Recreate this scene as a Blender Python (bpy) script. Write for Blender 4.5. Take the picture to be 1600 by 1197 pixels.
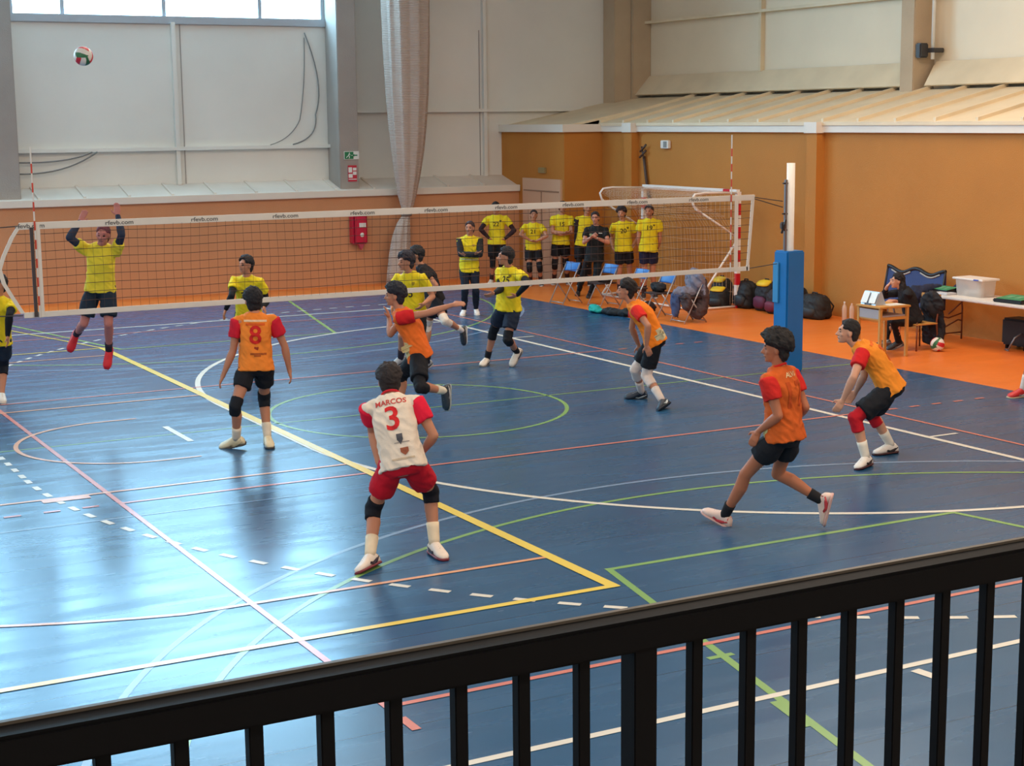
import bpy, bmesh, math, random
from mathutils import Vector, Matrix, noise
from mathutils.bvhtree import BVHTree
random.seed(7)
for o in list(bpy.data.objects): bpy.data.objects.remove(o)
C = bpy.context.scene.collection
PI = math.pi

# ---------------------------------------------------------------- camera
cam_d = bpy.data.cameras.new('camera'); cam = bpy.data.objects.new('camera', cam_d); C.objects.link(cam)
yaw, pitch, roll = 0.495878798, 0.163031775, -0.0101819449
F = Vector((math.sin(yaw)*math.cos(pitch), math.cos(yaw)*math.cos(pitch), -math.sin(pitch)))
R0 = Vector((math.cos(yaw), -math.sin(yaw), 0)); U0 = R0.cross(F)
RR = R0*math.cos(roll)+U0*math.sin(roll); UU = -R0*math.sin(roll)+U0*math.cos(roll)
cam.matrix_world = Matrix(((RR.x,UU.x,-F.x,-3.683),(RR.y,UU.y,-F.y,-17.420),(RR.z,UU.z,-F.z,3.464),(0,0,0,1)))
cam_d.sensor_width = 36; cam_d.lens = 2507.5/1600*36; cam_d.clip_end = 200; cam_d.clip_start = .05
bpy.context.scene.camera = cam

# ---------------------------------------------------------------- view, world, lights
vs = bpy.context.scene.view_settings
vs.view_transform = 'Standard'; vs.look = 'None'; vs.gamma = 1; vs.use_curve_mapping = False
vs.exposure = 0.33
W = bpy.data.worlds.new('world'); bpy.context.scene.world = W; W.use_nodes = True
W.node_tree.nodes['Background'].inputs[0].default_value = (.75,.85,1,1)
W.node_tree.nodes['Background'].inputs[1].default_value = .5
def area(name, loc, rot, sx, sy, power, col):
    l = bpy.data.lights.new(name,'AREA'); l.shape='RECTANGLE'; l.size=sx; l.size_y=sy; l.energy=power; l.color=col
    o = bpy.data.objects.new(name,l); C.objects.link(o); o.location=loc; o.rotation_euler=rot; return o
CEIL = 8.8
WARM = (1,.83,.66)
for i,(x,y) in enumerate([(-8,-20),(4,-20),(-8,-8),(4,-8),(-8,4),(4,4)]):
    area('ceiling_fill', (x,y,CEIL-.15), (0,0,0), 5, 2.2, 430 if y<-15 else 270, WARM)  # unseen fill panels added under the ceiling for warm overall light
area('ceiling_fill', (11,-14,CEIL-.15), (0,0,0), 5, 2.2, 520, WARM)
area('ceiling_fill', (11,0,CEIL-.15), (0,0,0), 5, 2.2, 380, WARM)
# added cool fill from the left side; the wall there has no windows
area('side_fill', (-12.8,-12,5.5), (0,math.radians(-78),0), 5, 18, 420, (.8,.9,1))

# ---------------------------------------------------------------- materials
MATS = {}
def srgb(r,g,b):
    f=lambda c:(c/255/12.92) if c/255<=.04045 else ((c/255+.055)/1.055)**2.4
    return (f(r),f(g),f(b),1)
def mat(name, col, rough=.6, metal=0, bump=0, bscale=40, var=0, vscale=4, spec=.5, emit=None, es=0, alpha=1, trans=0, sheen=0):
    if name in MATS: return MATS[name]
    m = bpy.data.materials.new(name); m.use_nodes=True; nt=m.node_tree; b=nt.nodes['Principled BSDF']
    c = srgb(*col); b.inputs['Base Color'].default_value=c; b.inputs['Roughness'].default_value=rough
    b.inputs['Metallic'].default_value=metal; b.inputs['Specular IOR Level'].default_value=spec
    if trans: b.inputs['Transmission Weight'].default_value=trans
    if alpha<1: b.inputs['Alpha'].default_value=alpha
    if emit: b.inputs['Emission Color'].default_value=emit; b.inputs['Emission Strength'].default_value=es
    tc = nt.nodes.new('ShaderNodeTexCoord')
    if var:
        n=nt.nodes.new('ShaderNodeTexNoise'); n.inputs['Scale'].default_value=vscale; n.inputs['Detail'].default_value=5
        nt.links.new(tc.outputs['Object'],n.inputs['Vector'])
        r=nt.nodes.new('ShaderNodeMapRange'); r.inputs[1].default_value=.3; r.inputs[2].default_value=.7; r.inputs[3].default_value=1-var; r.inputs[4].default_value=1+var
        nt.links.new(n.outputs[0],r.inputs[0])
        mx=nt.nodes.new('ShaderNodeVectorMath'); mx.operation='SCALE'; mx.inputs[0].default_value=c[:3]
        nt.links.new(r.outputs[0],mx.inputs['Scale']); nt.links.new(mx.outputs[0],b.inputs['Base Color'])
    if bump:
        n=nt.nodes.new('ShaderNodeTexNoise'); n.inputs['Scale'].default_value=bscale; n.inputs['Detail'].default_value=4
        nt.links.new(tc.outputs['Object'],n.inputs['Vector'])
        bp=nt.nodes.new('ShaderNodeBump'); bp.inputs['Strength'].default_value=bump; bp.inputs['Distance'].default_value=.02
        nt.links.new(n.outputs[0],bp.inputs['Height']); nt.links.new(bp.outputs[0],b.inputs['Normal'])
    MATS[name]=m; return m
def floor_mat(name, col, rough, seams=True, bs=.028):
    m = mat(name, col, rough, var=.06, vscale=.8); nt=m.node_tree; b=nt.nodes['Principled BSDF']
    tc=nt.nodes.new('ShaderNodeTexCoord'); mp=nt.nodes.new('ShaderNodeMapping'); mp.inputs['Scale'].default_value=(.5,3.5,1)
    nt.links.new(tc.outputs['Object'],mp.inputs[0])
    n=nt.nodes.new('ShaderNodeTexNoise'); n.inputs['Scale'].default_value=1.3; n.inputs['Detail'].default_value=2; n.inputs['Roughness'].default_value=.5
    nt.links.new(mp.outputs[0],n.inputs['Vector'])
    bp=nt.nodes.new('ShaderNodeBump'); bp.inputs['Strength'].default_value=bs; bp.inputs['Distance'].default_value=.05
    nt.links.new(n.outputs[0],bp.inputs['Height']); nt.links.new(bp.outputs[0],b.inputs['Normal'])
    # roughness varies a little where shoes scuffed the coating
    r=nt.nodes.new('ShaderNodeMapRange'); r.inputs[1].default_value=.35; r.inputs[2].default_value=.65; r.inputs[3].default_value=rough-.03; r.inputs[4].default_value=rough+.05
    nt.links.new(n.outputs[0],r.inputs[0]); nt.links.new(r.outputs[0],b.inputs['Roughness'])
    if seams: b.inputs['Specular Tint'].default_value=(.45,.80,1,1)
    if seams:
        sp=nt.nodes.new('ShaderNodeSeparateXYZ'); nt.links.new(tc.outputs['Object'],sp.inputs[0])
        d=nt.nodes.new('ShaderNodeMath'); d.operation='MODULO'; d.inputs[1].default_value=1.5
        a=nt.nodes.new('ShaderNodeMath'); a.operation='ADD'; a.inputs[1].default_value=60.35
        nt.links.new(sp.outputs['Y'],a.inputs[0]); nt.links.new(a.outputs[0],d.inputs[0])
        l=nt.nodes.new('ShaderNodeMath'); l.operation='LESS_THAN'; l.inputs[1].default_value=.009; nt.links.new(d.outputs[0],l.inputs[0])
        src=b.inputs['Base Color'].links[0].from_socket
        mx=nt.nodes.new('ShaderNodeMix'); mx.data_type='RGBA'; nt.links.new(l.outputs[0],mx.inputs[0]); nt.links.new(src,mx.inputs[6])
        mx.inputs[7].default_value=tuple(c*.45 for c in srgb(*col)[:3])+(1,)
        nt.links.new(mx.outputs[2],b.inputs['Base Color'])
    return m
FR=.25
M_floor=floor_mat('blue_sports_floor',(42,84,120),FR)
M_orange=floor_mat('orange_sports_floor',(232,122,48),FR+.08,False,.015)
LINE=lambda n,c: mat('line_'+n,c,FR+.02)
M_white=mat('painted_panel_white',(222,217,208),.55,var=.05,vscale=.6,bump=.05,bscale=6)
M_cap=mat('cream_capping',(226,217,204),.5,var=.04,vscale=1)
M_wallO=mat('orange_plaster',(184,119,45),.75,var=.05,vscale=1.2,bump=.25,bscale=60)
M_wallF=mat('hazed_orange_plaster',(202,144,102),.75,var=.05,vscale=1.2,bump=.25,bscale=60)  # orange plaster made paler, window haze painted into its colour
M_capsheet=mat('narrow_cap_sheet',(218,204,190),.6,var=.08,vscale=1.3,bump=.1,bscale=8)
M_conc=mat('concrete_column_paint',(160,150,142),.8,var=.07,vscale=1.5,bump=.3,bscale=50)
M_roof=mat('lean_to_sheet',(224,204,172),.6,var=.08,vscale=1.3,bump=.1,bscale=8)
M_dark=mat('dark_gap',(50,42,34),.9)
M_black=mat('black_paint',(7,7,9),.6,spec=.12)
M_warmc=mat('warm_column_paint',(186,162,134),.8,var=.07,vscale=1.5,bump=.3,bscale=50)
M_steel=mat('grey_steel',(140,142,146),.35,metal=.7)
M_wsteel=mat('white_enamel',(225,220,212),.4)

# ---------------------------------------------------------------- helpers
def add(o, parent=None): 
    C.objects.link(o)
    if parent: o.parent=parent
    return o
def obj(name, bm, m, parent=None, smooth=False, ms=None):
    me=bpy.data.meshes.new(name)
    bmesh.ops.recalc_face_normals(bm, faces=bm.faces); bm.to_mesh(me); bm.free()
    for x in ([m] if not isinstance(m,(list,tuple)) else m): me.materials.append(x)
    if smooth: me.polygons.foreach_set('use_smooth',[True]*len(me.polygons))
    o=bpy.data.objects.new(name,me); return add(o,parent)
def thing(name,label,cat,loc=(0,0,0),group=None,rz=0):
    o=bpy.data.objects.new(name,None); C.objects.link(o); o.location=loc; o.rotation_euler=(0,0,rz); o.empty_display_size=.1
    o['label']=label; o['category']=cat
    if group: o['group']=group
    return o
def tag(o,label,cat,group=None):
    o['label']=label; o['category']=cat
    if group: o['group']=group
    return o
def struct(name,bm,m,parent=None,smooth=False):
    o=obj(name,bm,m,parent,smooth)
    if not parent: o['kind']='structure'
    return o
def box(bm,x0,x1,y0,y1,z0,z1,bev=0,mi=0):
    g=bmesh.ops.create_cube(bm,size=1); v=g['verts']
    for p in v: p.co=Vector(((x0+x1)/2+p.co.x*(x1-x0),(y0+y1)/2+p.co.y*(y1-y0),(z0+z1)/2+p.co.z*(z1-z0)))
    if bev:
        e=list({e for p in v for e in p.link_edges}); bmesh.ops.bevel(bm,geom=e,offset=bev,segments=2,affect='EDGES',clamp_overlap=True)
    elif mi:
        for f in {f for p in v for f in p.link_faces}: f.material_index=mi
    return v
def quad(bm,pts,mi=0):
    f=bm.faces.new([bm.verts.new(p) for p in pts]); f.material_index=mi; return f
def prism(bm,pts,d,mi=0):
    d=Vector(d); a=[bm.verts.new(p) for p in pts]; b=[bm.verts.new(Vector(p)+d) for p in pts]; n=len(pts)
    fs=[bm.faces.new(a),bm.faces.new(b[::-1])]
    for i in range(n): fs.append(bm.faces.new((a[i],a[(i+1)%n],b[(i+1)%n],b[i])))
    for f in fs: f.material_index=mi
def loft(bm,rings,seg=16,p=2.0,caps=True):
    """rings: (centre, u, v) with half-size vectors; p>2 gives squarer sections"""
    R=[]
    for c,u,v in rings:
        r=[]
        for i in range(seg):
            t=2*PI*i/seg; ct,st=math.cos(t),math.sin(t)
            a=math.copysign(abs(ct)**(2/p),ct); b=math.copysign(abs(st)**(2/p),st)
            r.append(bm.verts.new(c+u*a+v*b))
        R.append(r)
    for k in range(len(R)-1):
        for i in range(seg):
            j=(i+1)%seg; bm.faces.new((R[k][i],R[k][j],R[k+1][j],R[k+1][i]))
    if caps:
        for r,(c,u,v),fl in ((R[0],rings[0],1),(R[-1],rings[-1],0)):
            m=bm.verts.new(c)
            for i in range(seg):
                j=(i+1)%seg; bm.faces.new((r[j],r[i],m) if fl else (r[i],r[j],m))
def tube(bm,pts,rad,seg=12,round_ends=False):
    pts=[Vector(p) for p in pts]; n=len(pts); rad=rad if isinstance(rad,(list,tuple)) else [rad]*n
    d=[(pts[min(i+1,n-1)]-pts[max(i-1,0)]).normalized() for i in range(n)]
    u=d[0].cross(Vector((.31,.52,.79))).normalized(); rings=[]
    for i in range(n):
        u=(u-d[i]*u.dot(d[i])).normalized(); v=d[i].cross(u); rings.append([pts[i],u*rad[i],v*rad[i]])
    if round_ends:
        def cap(r,s):
            c,a,b=r; dd=a.cross(b).normalized()*a.length*s; out=[]
            for t in (.38,.75,.97): 
                q=math.sqrt(1-t*t); out.append([c+dd*t,a*q,b*q])
            return out
        rings=cap(rings[0],-1)[::-1]+rings+cap(rings[-1],1)
    loft(bm,rings,seg)
def ball(bm,c,ru,rv,rw,seg=14):
    """ellipsoid with half axes ru rv rw (vectors)"""
    rings=[]
    for k in range(1,seg//2+1):
        t=PI*k/(seg//2+1); rings.append((c+rw*(-math.cos(t)),ru*math.sin(t),rv*math.sin(t)))
    loft(bm,rings,seg)
def sweep(name,pts,r,m,parent,seg=8,smooth=True):
    bm=bmesh.new(); tube(bm,pts,r,seg); return obj(name,bm,m,parent,smooth)
def text_mesh(s,size,ext=0,bold=0):
    cu=bpy.data.curves.new('t','FONT'); cu.body=s; cu.size=size; cu.align_x='CENTER'; cu.align_y='CENTER'; cu.extrude=ext; cu.offset=bold; cu.resolution_u=3
    o=bpy.data.objects.new('t',cu); C.objects.link(o); dg=bpy.context.evaluated_depsgraph_get()
    me=bpy.data.meshes.new_from_object(o.evaluated_get(dg)); bpy.data.objects.remove(o); bpy.data.curves.remove(cu)
    bm=bmesh.new(); bm.from_mesh(me); bpy.data.meshes.remove(me); return bm
def place_text(name,s,size,m,parent,C0,right,up,nrm,off=.003,bold=0,sx=1):
    bm=text_mesh(s,size,0,bold)
    for v in bm.verts: v.co=Vector(C0)+Vector(right)*v.co.x*sx+Vector(up)*v.co.y+Vector(nrm)*off
    me=bpy.data.meshes.new(name); bm.to_mesh(me); bm.free(); me.materials.append(m)
    return add(bpy.data.objects.new(name,me),parent)
def baked(name,bm,m,parent,voxel,smooth=2,wr=0,ws=9.0,matf=None):
    """closed overlapping shapes -> one continuous skin"""
    bmesh.ops.recalc_face_normals(bm,faces=bm.faces)
    me=bpy.data.meshes.new('tmp'); bm.to_mesh(me); bm.free()
    o=bpy.data.objects.new('tmp',me); C.objects.link(o)
    r=o.modifiers.new('r','REMESH'); r.mode='VOXEL'; r.voxel_size=voxel; r.adaptivity=0
    if smooth: s=o.modifiers.new('s','SMOOTH'); s.factor=.5; s.iterations=smooth
    dg=bpy.context.evaluated_depsgraph_get(); out=bpy.data.meshes.new_from_object(o.evaluated_get(dg))
    bpy.data.objects.remove(o); bpy.data.meshes.remove(me)
    out.name=name; out.materials.clear()
    for x in (m if isinstance(m,(list,tuple)) else [m]): out.materials.append(x)
    if wr:
        ns=[v.normal.copy() for v in out.vertices]
        for v,nn in zip(out.vertices,ns):
            c=v.co; q=Vector((c.x*ws+c.z*ws*.6,c.y*ws-c.z*ws*.5,c.z*ws*.7))
            f=noise.noise(q); g=abs(noise.noise(q*1.9+Vector((3,1,7))))
            v.co=c+nn*(wr*f*1.2-wr*g*1.6+wr*.3)
    if matf:
        for p in out.polygons: p.material_index=matf(p.center)
    out.polygons.foreach_set('use_smooth',[True]*len(out.polygons))
    return add(bpy.data.objects.new(name,out),parent)
# ---------------------------------------------------------------- the hall
XL,XR,YN,YF=-14.0,17.3,-27.0,15.0
XW=14.6
bm=bmesh.new()
quad(bm,[(XL,YN,0),(11.45,YN,0),(11.45,12.85,0),(XL,12.85,0)],0)
quad(bm,[(11.45,YN,0),(XR,YN,0),(XR,YF+.3,0),(11.45,YF+.3,0)],1)
quad(bm,[(XL,12.85,0),(11.45,12.85,0),(11.45,YF+.3,0),(XL,YF+.3,0)],1)
bmesh.ops.remove_doubles(bm,verts=bm.verts,dist=.001)
floor=struct('floor',bm,[M_floor,M_orange])
# painted court lines, each court's set a part of the floor
LW=.05
layer=[0]
def ln(bm,x0,y0,x1,y1,w=LW,z=.002):
    layer[0]=(layer[0]+1)%12; z+=layer[0]*.00003
    d=Vector((x1-x0,y1-y0,0)).normalized(); n=Vector((-d.y,d.x,0))*w/2; a=Vector((x0,y0,z)); b=Vector((x1,y1,z))
    quad(bm,[a-n,b-n,b+n,a+n])
def arc(bm,cx,cy,r,a0,a1,w=LW,z=.002,dash=None,ph=0):
    a0,a1=math.radians(a0),math.radians(a1); L=abs(a1-a0)*r; 
    segs=[(0,L)] if not dash else [(s,min(s+dash[0],L)) for s in [ph+k*(dash[0]+dash[1]) for k in range(int(L/(dash[0]+dash[1]))+1)] if s<L]
    for s0,s1 in segs:
        n=max(2,int((s1-s0)/.12)); P=[]
        for k in range(n+1):
            t=a0+(a1-a0)*(s0+(s1-s0)*k/n)/L; P.append((math.cos(t),math.sin(t)))
        for k in range(n):
            (c0,s_0),(c1,s_1)=P[k],P[k+1]; ri,ro=r-w/2,r+w/2
            quad(bm,[(cx+c0*ri,cy+s_0*ri,z),(cx+c1*ri,cy+s_1*ri,z),(cx+c1*ro,cy+s_1*ro,z),(cx+c0*ro,cy+s_0*ro,z)])
# volleyball court, salmon red
bm=bmesh.new(); z=.0036
ln(bm,0,-9.02,0,9,z=z); ln(bm,9,-9.02,9,9,z=z); ln(bm,0,-9,9.02,-9,z=z); ln(bm,0,9,9,9,z=z)
ln(bm,0,-3,9,-3,z=z); ln(bm,0,3,9,3,z=z); ln(bm,0,-9.42,0,-9.2,.06,z)
for s in (-1,1):
    for k in range(5):
        ln(bm,9.2+k*.35,3*s,9.35+k*.35,3*s,z=z)
        ln(bm,-.2-k*.35,3*s,-.35-k*.35,3*s,z=z)
ln(bm,9.2,-9,17,-9,.05,z); 
obj('volleyball_lines',bm,LINE('salmon',(206,124,112)),floor)
# handball court, white
bm=bmesh.new(); z=.0028; gx=8.45
ln(bm,gx,-15,gx,10,.08,z); ln(bm,XL+.2,-10,gx+4,-10,.06,z); ln(bm,XL+.2,9.78,gx,9.78,.07,z)
arc(bm,gx,1.5,6,90,180,.07,z); arc(bm,gx,-1.5,6,180,270,.07,z); ln(bm,gx-6,-1.5,gx-6,1.5,.07,z)
arc(bm,gx,1.5,9,88,180,.06,z,(.17,.17),.05); arc(bm,gx,-1.5,9,180,278,.06,z,(.17,.17),.05)
for k in range(9): ln(bm,gx-9,-1.45+k*.34,gx-9,-1.28+k*.34,.06,z)
ln(bm,gx-7,-.5,gx-7,.5,.07,z); ln(bm,gx,-4.5,gx+.42,-4.5,.05,z); ln(bm,gx,5.0,gx+.4,5.0,.05,z); ln(bm,gx-4,-.08,gx-4,.08,.05,z)
ln(bm,3.16,-10.08,3.19,-10.30,.08,z)
obj('handball_lines',bm,LINE('white',(222,218,205)),floor)
# long basketball court, yellow
bm=bmesh.new(); z=.0044
ln(bm,2.5,-7.58,2.5,7.45,.10,z); ln(bm,XL+.2,-7.55,2.54,-7.55,.07,z); ln(bm,XL+.2,7.42,2.54,7.42,.05,z)
ln(bm,2.5,7.42,1.55,11.0,.04,z)
obj('basketball_lines',bm,LINE('yellow',(232,204,92)),floor)
bm=bmesh.new(); z=.0040
ln(bm,-.48,-6.6,2.46,-6.6,.05,z); ln(bm,-.48,6.6,2.46,6.6,.05,z); arc(bm,.925,0,6.75,102,258,.05,z)
arc(bm,.925,-.08,1.25,90,270,.05,z); ln(bm,.925,1.17,1.3,1.17,.05,z); ln(bm,.925,-1.33,1.3,-1.33,.05,z)
ln(bm,2.45,-2.5,-3.3,-2.5,.05,z); ln(bm,2.45,2.38,-3.3,2.38,.05,z); ln(bm,-3.3,-2.5,-3.3,2.38,.05,z)
ln(bm,-.62,-2.58,-.18,-2.58,.12,z); ln(bm,-.62,2.46,-.18,2.46,.1,z)
obj('key_lines',bm,LINE('orange',(222,160,120)),floor)
# cross basketball court, green with a light blue outer arc
bm=bmesh.new(); z=.0020
arc(bm,4.45,0,1.8,0,360,.05,z)
ln(bm,XL+.2,0,11.4,0,.035,z)
for s in (-1,1):
    cy=11.47*s; a=(0,180) if s<0 else (180,360)
    arc(bm,4.5,cy,6.25,a[0]+4,a[1]-4,.05,z)
    ln(bm,2.7,7.15*s,6.3,7.15*s,.055,z)
    ln(bm,2.72,7.12*s,1.5,13.0*s if s<0 else 12.8,.06,z); ln(bm,6.28,7.12*s,7.5,13.0*s if s<0 else 12.8,.06,z)
ln(bm,2.36,-9.25,2.16,-9.25,.05,z)
quad(bm,[(2.14,-10.08,z+.0005),(2.04,-10.5,z+.0005),(1.94,-10.5,z+.0005),(2.02,-10.08,z+.0005)]); 
obj('cross_court_lines',bm,LINE('green',(128,170,100)),floor)
bm=bmesh.new(); z=.0016
for s in (-1,1):
    arc(bm,4.5,11.46*s,6.76,2 if s<0 else 182,178 if s<0 else 358,.05,z)
ln(bm,XL+.2,-3.55,1.8,-3.55,.03,z); ln(bm,XL+.2,5.2,2.2,5.3,.03,z); ln(bm,2.5,4.9,9,5.0,.02,z)
obj('training_arc_lines',bm,LINE('pale blue',(122,148,176)),floor)

# far side: low orange wall, cream capping, narrow sheet slope, tall panel wall with window band
bm=bmesh.new(); box(bm,XL,13.65,14.2,14.45,0,1.88); struct('wall_far_low',bm,M_wallF)
bm=bmesh.new(); box(bm,XL,13.64,14.12,14.47,1.88,2.02,.008); struct('trim_1',bm,M_cap)
bm=bmesh.new()
prism(bm,[(XL,14.3,2.02),(XL,15.0,2.22),(XL,15.0,2.16),(XL,14.3,1.96)],(XR-XL-.9,0,0))
for k in range(34):
    x=-13.6+k*.88; prism(bm,[(x,14.3,2.02),(x,15.0,2.22),(x,15.0,2.25),(x,14.3,2.05)],(.05,0,0))
struct('trim_2',bm,M_capsheet)
bm=bmesh.new(); bays=[(-13.3,-9.7),(-8.7,-3.3),(-2.5,2.3),(2.9,9.43)]  # the three left bays are out of view, their windows added for light
WZ0,WZ1=5.56,8.6
def panelwall(bm,x0,x1,z0,z1): box(bm,x0,x1,15.0,15.25,z0,z1)
panelwall(bm,XL,XR,0,WZ0); panelwall(bm,XL,XR,WZ1,CEIL)
edges=[XL]+[e for b in bays for e in b]+[XR]
for a,b in zip(edges[::2],edges[1::2]): panelwall(bm,a,b,WZ0,WZ1)
struct('wall_far',bm,M_white)
M_pane=mat('daylit_frosted_pane',(235,245,255),.3,emit=(.38,.73,1,1),es=15)
M_frame=mat('window_frame_grey',(168,172,178),.4)
for n,(a,b) in enumerate(bays):
    bm=bmesh.new(); quad(bm,[(a,15.12,WZ0),(b,15.12,WZ0),(b,15.12,WZ1),(a,15.12,WZ1)])
    w=bpy.data.objects.new('window_%d'%(n+1),None); C.objects.link(w); w['kind']='structure'
    obj('glass',bm,M_pane,w)
    bm=bmesh.new(); 
    box(bm,a,b,14.94,15.14,WZ0-.14,WZ0+.02,.01); box(bm,a,b,15.0,15.14,WZ1-.06,WZ1); box(bm,a,a+.1,15.0,15.14,WZ0,WZ1); box(bm,b-.08,b,15.0,15.14,WZ0,WZ1)
    q=a+1.05
    while q<b-.5: box(bm,q-.04,q+.04,15.02,15.13,WZ0,WZ1); q+=2.03
    box(bm,a,b,15.03,15.13,6.85,6.93)
    obj('window_frame',bm,M_frame,w)
# girts and rails on the far wall
bm=bmesh.new()
box(bm,2.8,9.5,14.86,15.0,2.90,2.97); box(bm,9.8,16.3,14.86,15.0,3.63,3.70); box(bm,-14,2.3,14.86,15,2.9,2.97)
struct('trim_3',bm,M_white)
bm=bmesh.new()
for x in (6.12,13.2,-.5,-6): box(bm,x-.04,x+.04,14.90,15.0,2.2,WZ0-.1 if x<9 else CEIL)
struct('trim_4',bm,M_white)
bm=bmesh.new()
for x in (6.12+.16,13.1): box(bm,x-.008,x+.008,14.985,15.0,2.2,WZ0-.14)
struct('trim_5',bm,M_conc)
# columns
for (x0,x1,y0,y1) in ((9.43,9.86,14.35,15),(2.35,2.82,14.35,15),(-3.2,-2.7,14.35,15),(-9.5,-9.0,14.35,15)):
    bm=bmesh.new(); box(bm,x0,x1,y0,y1,1.97,CEIL,.015); struct('column',bm,M_conc)
bm=bmesh.new(); box(bm,16.35,16.8,14.5,15,3.2,CEIL,.015); box(bm,16.8,17.3,14.42,15,3.2,CEIL,.015); struct('column',bm,M_warmc)
for y0 in (5.08,-4.5,-14):
    bm=bmesh.new(); box(bm,16.8,17.35,y0,y0+.36,3.5,CEIL,.015); struct('column',bm,M_warmc)
# right side: orange block, capping, lean-to sheet roof, tall wall
bm=bmesh.new()
prism(bm,[(13.65,15.0,0),(13.65,12.2,0),(14.6,12.2,0),(14.6,YN,0),(14.9,YN,0),(14.9,12.5,0),(13.95,12.5,0),(13.95,15.0,0)],(0,0,3.18))
for y in (10.77,4.83,-3.0,-11): 
    box(bm,14.42,14.62,y,y+.28,0,3.2)
struct('wall_right_low',bm,M_wallO)
bm=bmesh.new()
prism(bm,[(13.57,15.0,3.18),(13.57,12.12,3.18),(14.52,12.12,3.18),(14.52,YN,3.18),(14.95,YN,3.18),(14.95,12.52,3.18),(13.97,12.52,3.18),(13.97,15,3.18)],(0,0,.16))
for y in (10.77,4.83): box(bm,14.38,14.55,y-.03,y+.31,3.17,3.36)
struct('trim_6',bm,M_cap)
bm=bmesh.new()
prism(bm,[(13.6,15,3.30),(17.0,15,3.93),(17.0,15,3.88),(13.6,15,3.25)],(0,-2.8,0))
prism(bm,[(14.5,12.2,3.36),(17.0,12.2,3.93),(17.0,12.2,3.88),(14.5,12.2,3.30)],(0,YN-12.2,0))
y=12.2
while y>YN+1:
    prism(bm,[(14.52,y,3.365),(17.0,y,3.93),(17.0,y,3.985),(14.52,y,3.42)],(0,-.055,0)); y-=.92
struct('lean_to_roof',bm,M_roof)
bm=bmesh.new(); box(bm,16.95,17.28,YN,14.9,3.86,3.93); struct('trim_7',bm,M_dark)
bm=bmesh.new()
for (a,b) in ((14.75,5.46),(5.0,-4.2),(-4.6,-13.7)):
    prism(bm,[(16.86,a-.15,3.99),(17.26,a,4.42),(17.28,a,4.42),(16.9,a-.1,3.97)],(0,b-a,0))
struct('trim_8',bm,M_roof)
bm=bmesh.new(); box(bm,17.3,17.55,YN,15.25,0,CEIL); struct('wall_right',bm,mat('painted_panel_beige',(230,212,184),.6,var=.05,vscale=.7,bump=.05,bscale=6))
bm=bmesh.new(); box(bm,17.12,17.3,5.4,14.5,5.6,5.66); box(bm,17.12,17.3,-4.2,5.0,5.6,5.66); struct('trim_9',bm,M_roof)
bm=bmesh.new(); box(bm,17.2,17.3,10.13,10.21,4.4,CEIL); struct('trim_10',bm,M_roof)
sw=sweep('drain_pipe',[(17.05,4.86,4.45),(17.05,4.86,CEIL)],.035,M_wsteel,None); tag(sw,'white vertical drain pipe beside the upper concrete column','pipe')
lf=thing('flood_light','dark grey box lamp fixed beside the upper concrete column','lamp',(16.9,4.95,4.6))
bm=bmesh.new(); box(bm,-.08,.12,-.02,.12,-.12,.14,.02); obj('housing',bm,mat('dark_grey_box',(58,54,54),.5),lf)
bm=bmesh.new(); box(bm,.1,.36,-.16,-.0,-.03,.05,.01); obj('bracket',bm,mat('dark_grey_box',(58,54,54),.5),lf)
# remaining shell
bm=bmesh.new(); box(bm,XL-.2,XR+.2,YN,15.2,CEIL,CEIL+.2); struct('ceiling',bm,M_white)
bm=bmesh.new(); box(bm,XL-.25,XL,YN,15.2,0,CEIL); struct('wall_left',bm,M_white)
bm=bmesh.new(); box(bm,XL-.2,XR+.2,YN-.25,YN,0,CEIL); struct('wall_near',bm,M_white)
# door in the right block
bm=bmesh.new(); box(bm,13.60,13.655,12.28,13.95,0,2.18,.005)
M_door=mat('pale_pink_door',(206,168,140),.5)
d=struct('door_1',bm,M_door)
bm=bmesh.new(); box(bm,13.588,13.60,12.34,13.88,1.9,1.93); box(bm,13.588,13.60,13.08,13.11,.02,1.9); obj('door_panel_joint',bm,mat('door_joint',(150,118,96),.6),d)
bm=bmesh.new(); tube(bm,[(13.58,13.2,1.02),(13.54,13.2,1.02),(13.54,13.32,1.02)],.012,8); obj('door_handle',bm,M_steel,d)
bm=bmesh.new(); box(bm,13.6,13.65,12.95,13.25,2.3,2.42,.008); tag(obj('exit_lamp',bm,mat('exit_lamp_body',(150,128,82),.4)),'small emergency light box above the pale pink door','lamp')
# cables
def cable(label,pts,r=.014):
    tag(sweep('cable',pts,r,mat('grey_cable',(120,118,116),.6),None,6),label,'cable','loose cables on the far wall')
def cv(a,b,c,n=10):
    a,b,c=Vector(a),Vector(b),Vector(c); return [a*(1-t)**2+b*2*t*(1-t)+c*t*t for t in [k/n for k in range(n+1)]]
cable('upper grey cable sagging from the left column to the rail',cv((2.85,14.88,2.72),(3.9,14.88,2.68),(4.35,14.84,2.9)))
cable('lower grey cable sagging from the left column to the rail',cv((2.85,14.88,2.5),(3.8,14.88,2.45),(4.45,14.84,2.9)))
cable('outer dark cable curling down beside the exit sign column',cv((8.95,14.95,5.3),(9.4,14.95,4.2),(9.15,14.95,3.6))+cv((9.15,14.95,3.6),(9.2,14.93,3.1),(8.6,14.9,2.98)))
cable('inner thin cable curling down left of the exit sign column',cv((8.95,14.97,5.2),(8.95,14.97,4.2),(8.8,14.97,3.5))+cv((8.8,14.97,3.5),(8.6,14.95,3.1),(8.1,14.9,2.98)),.009)
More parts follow.
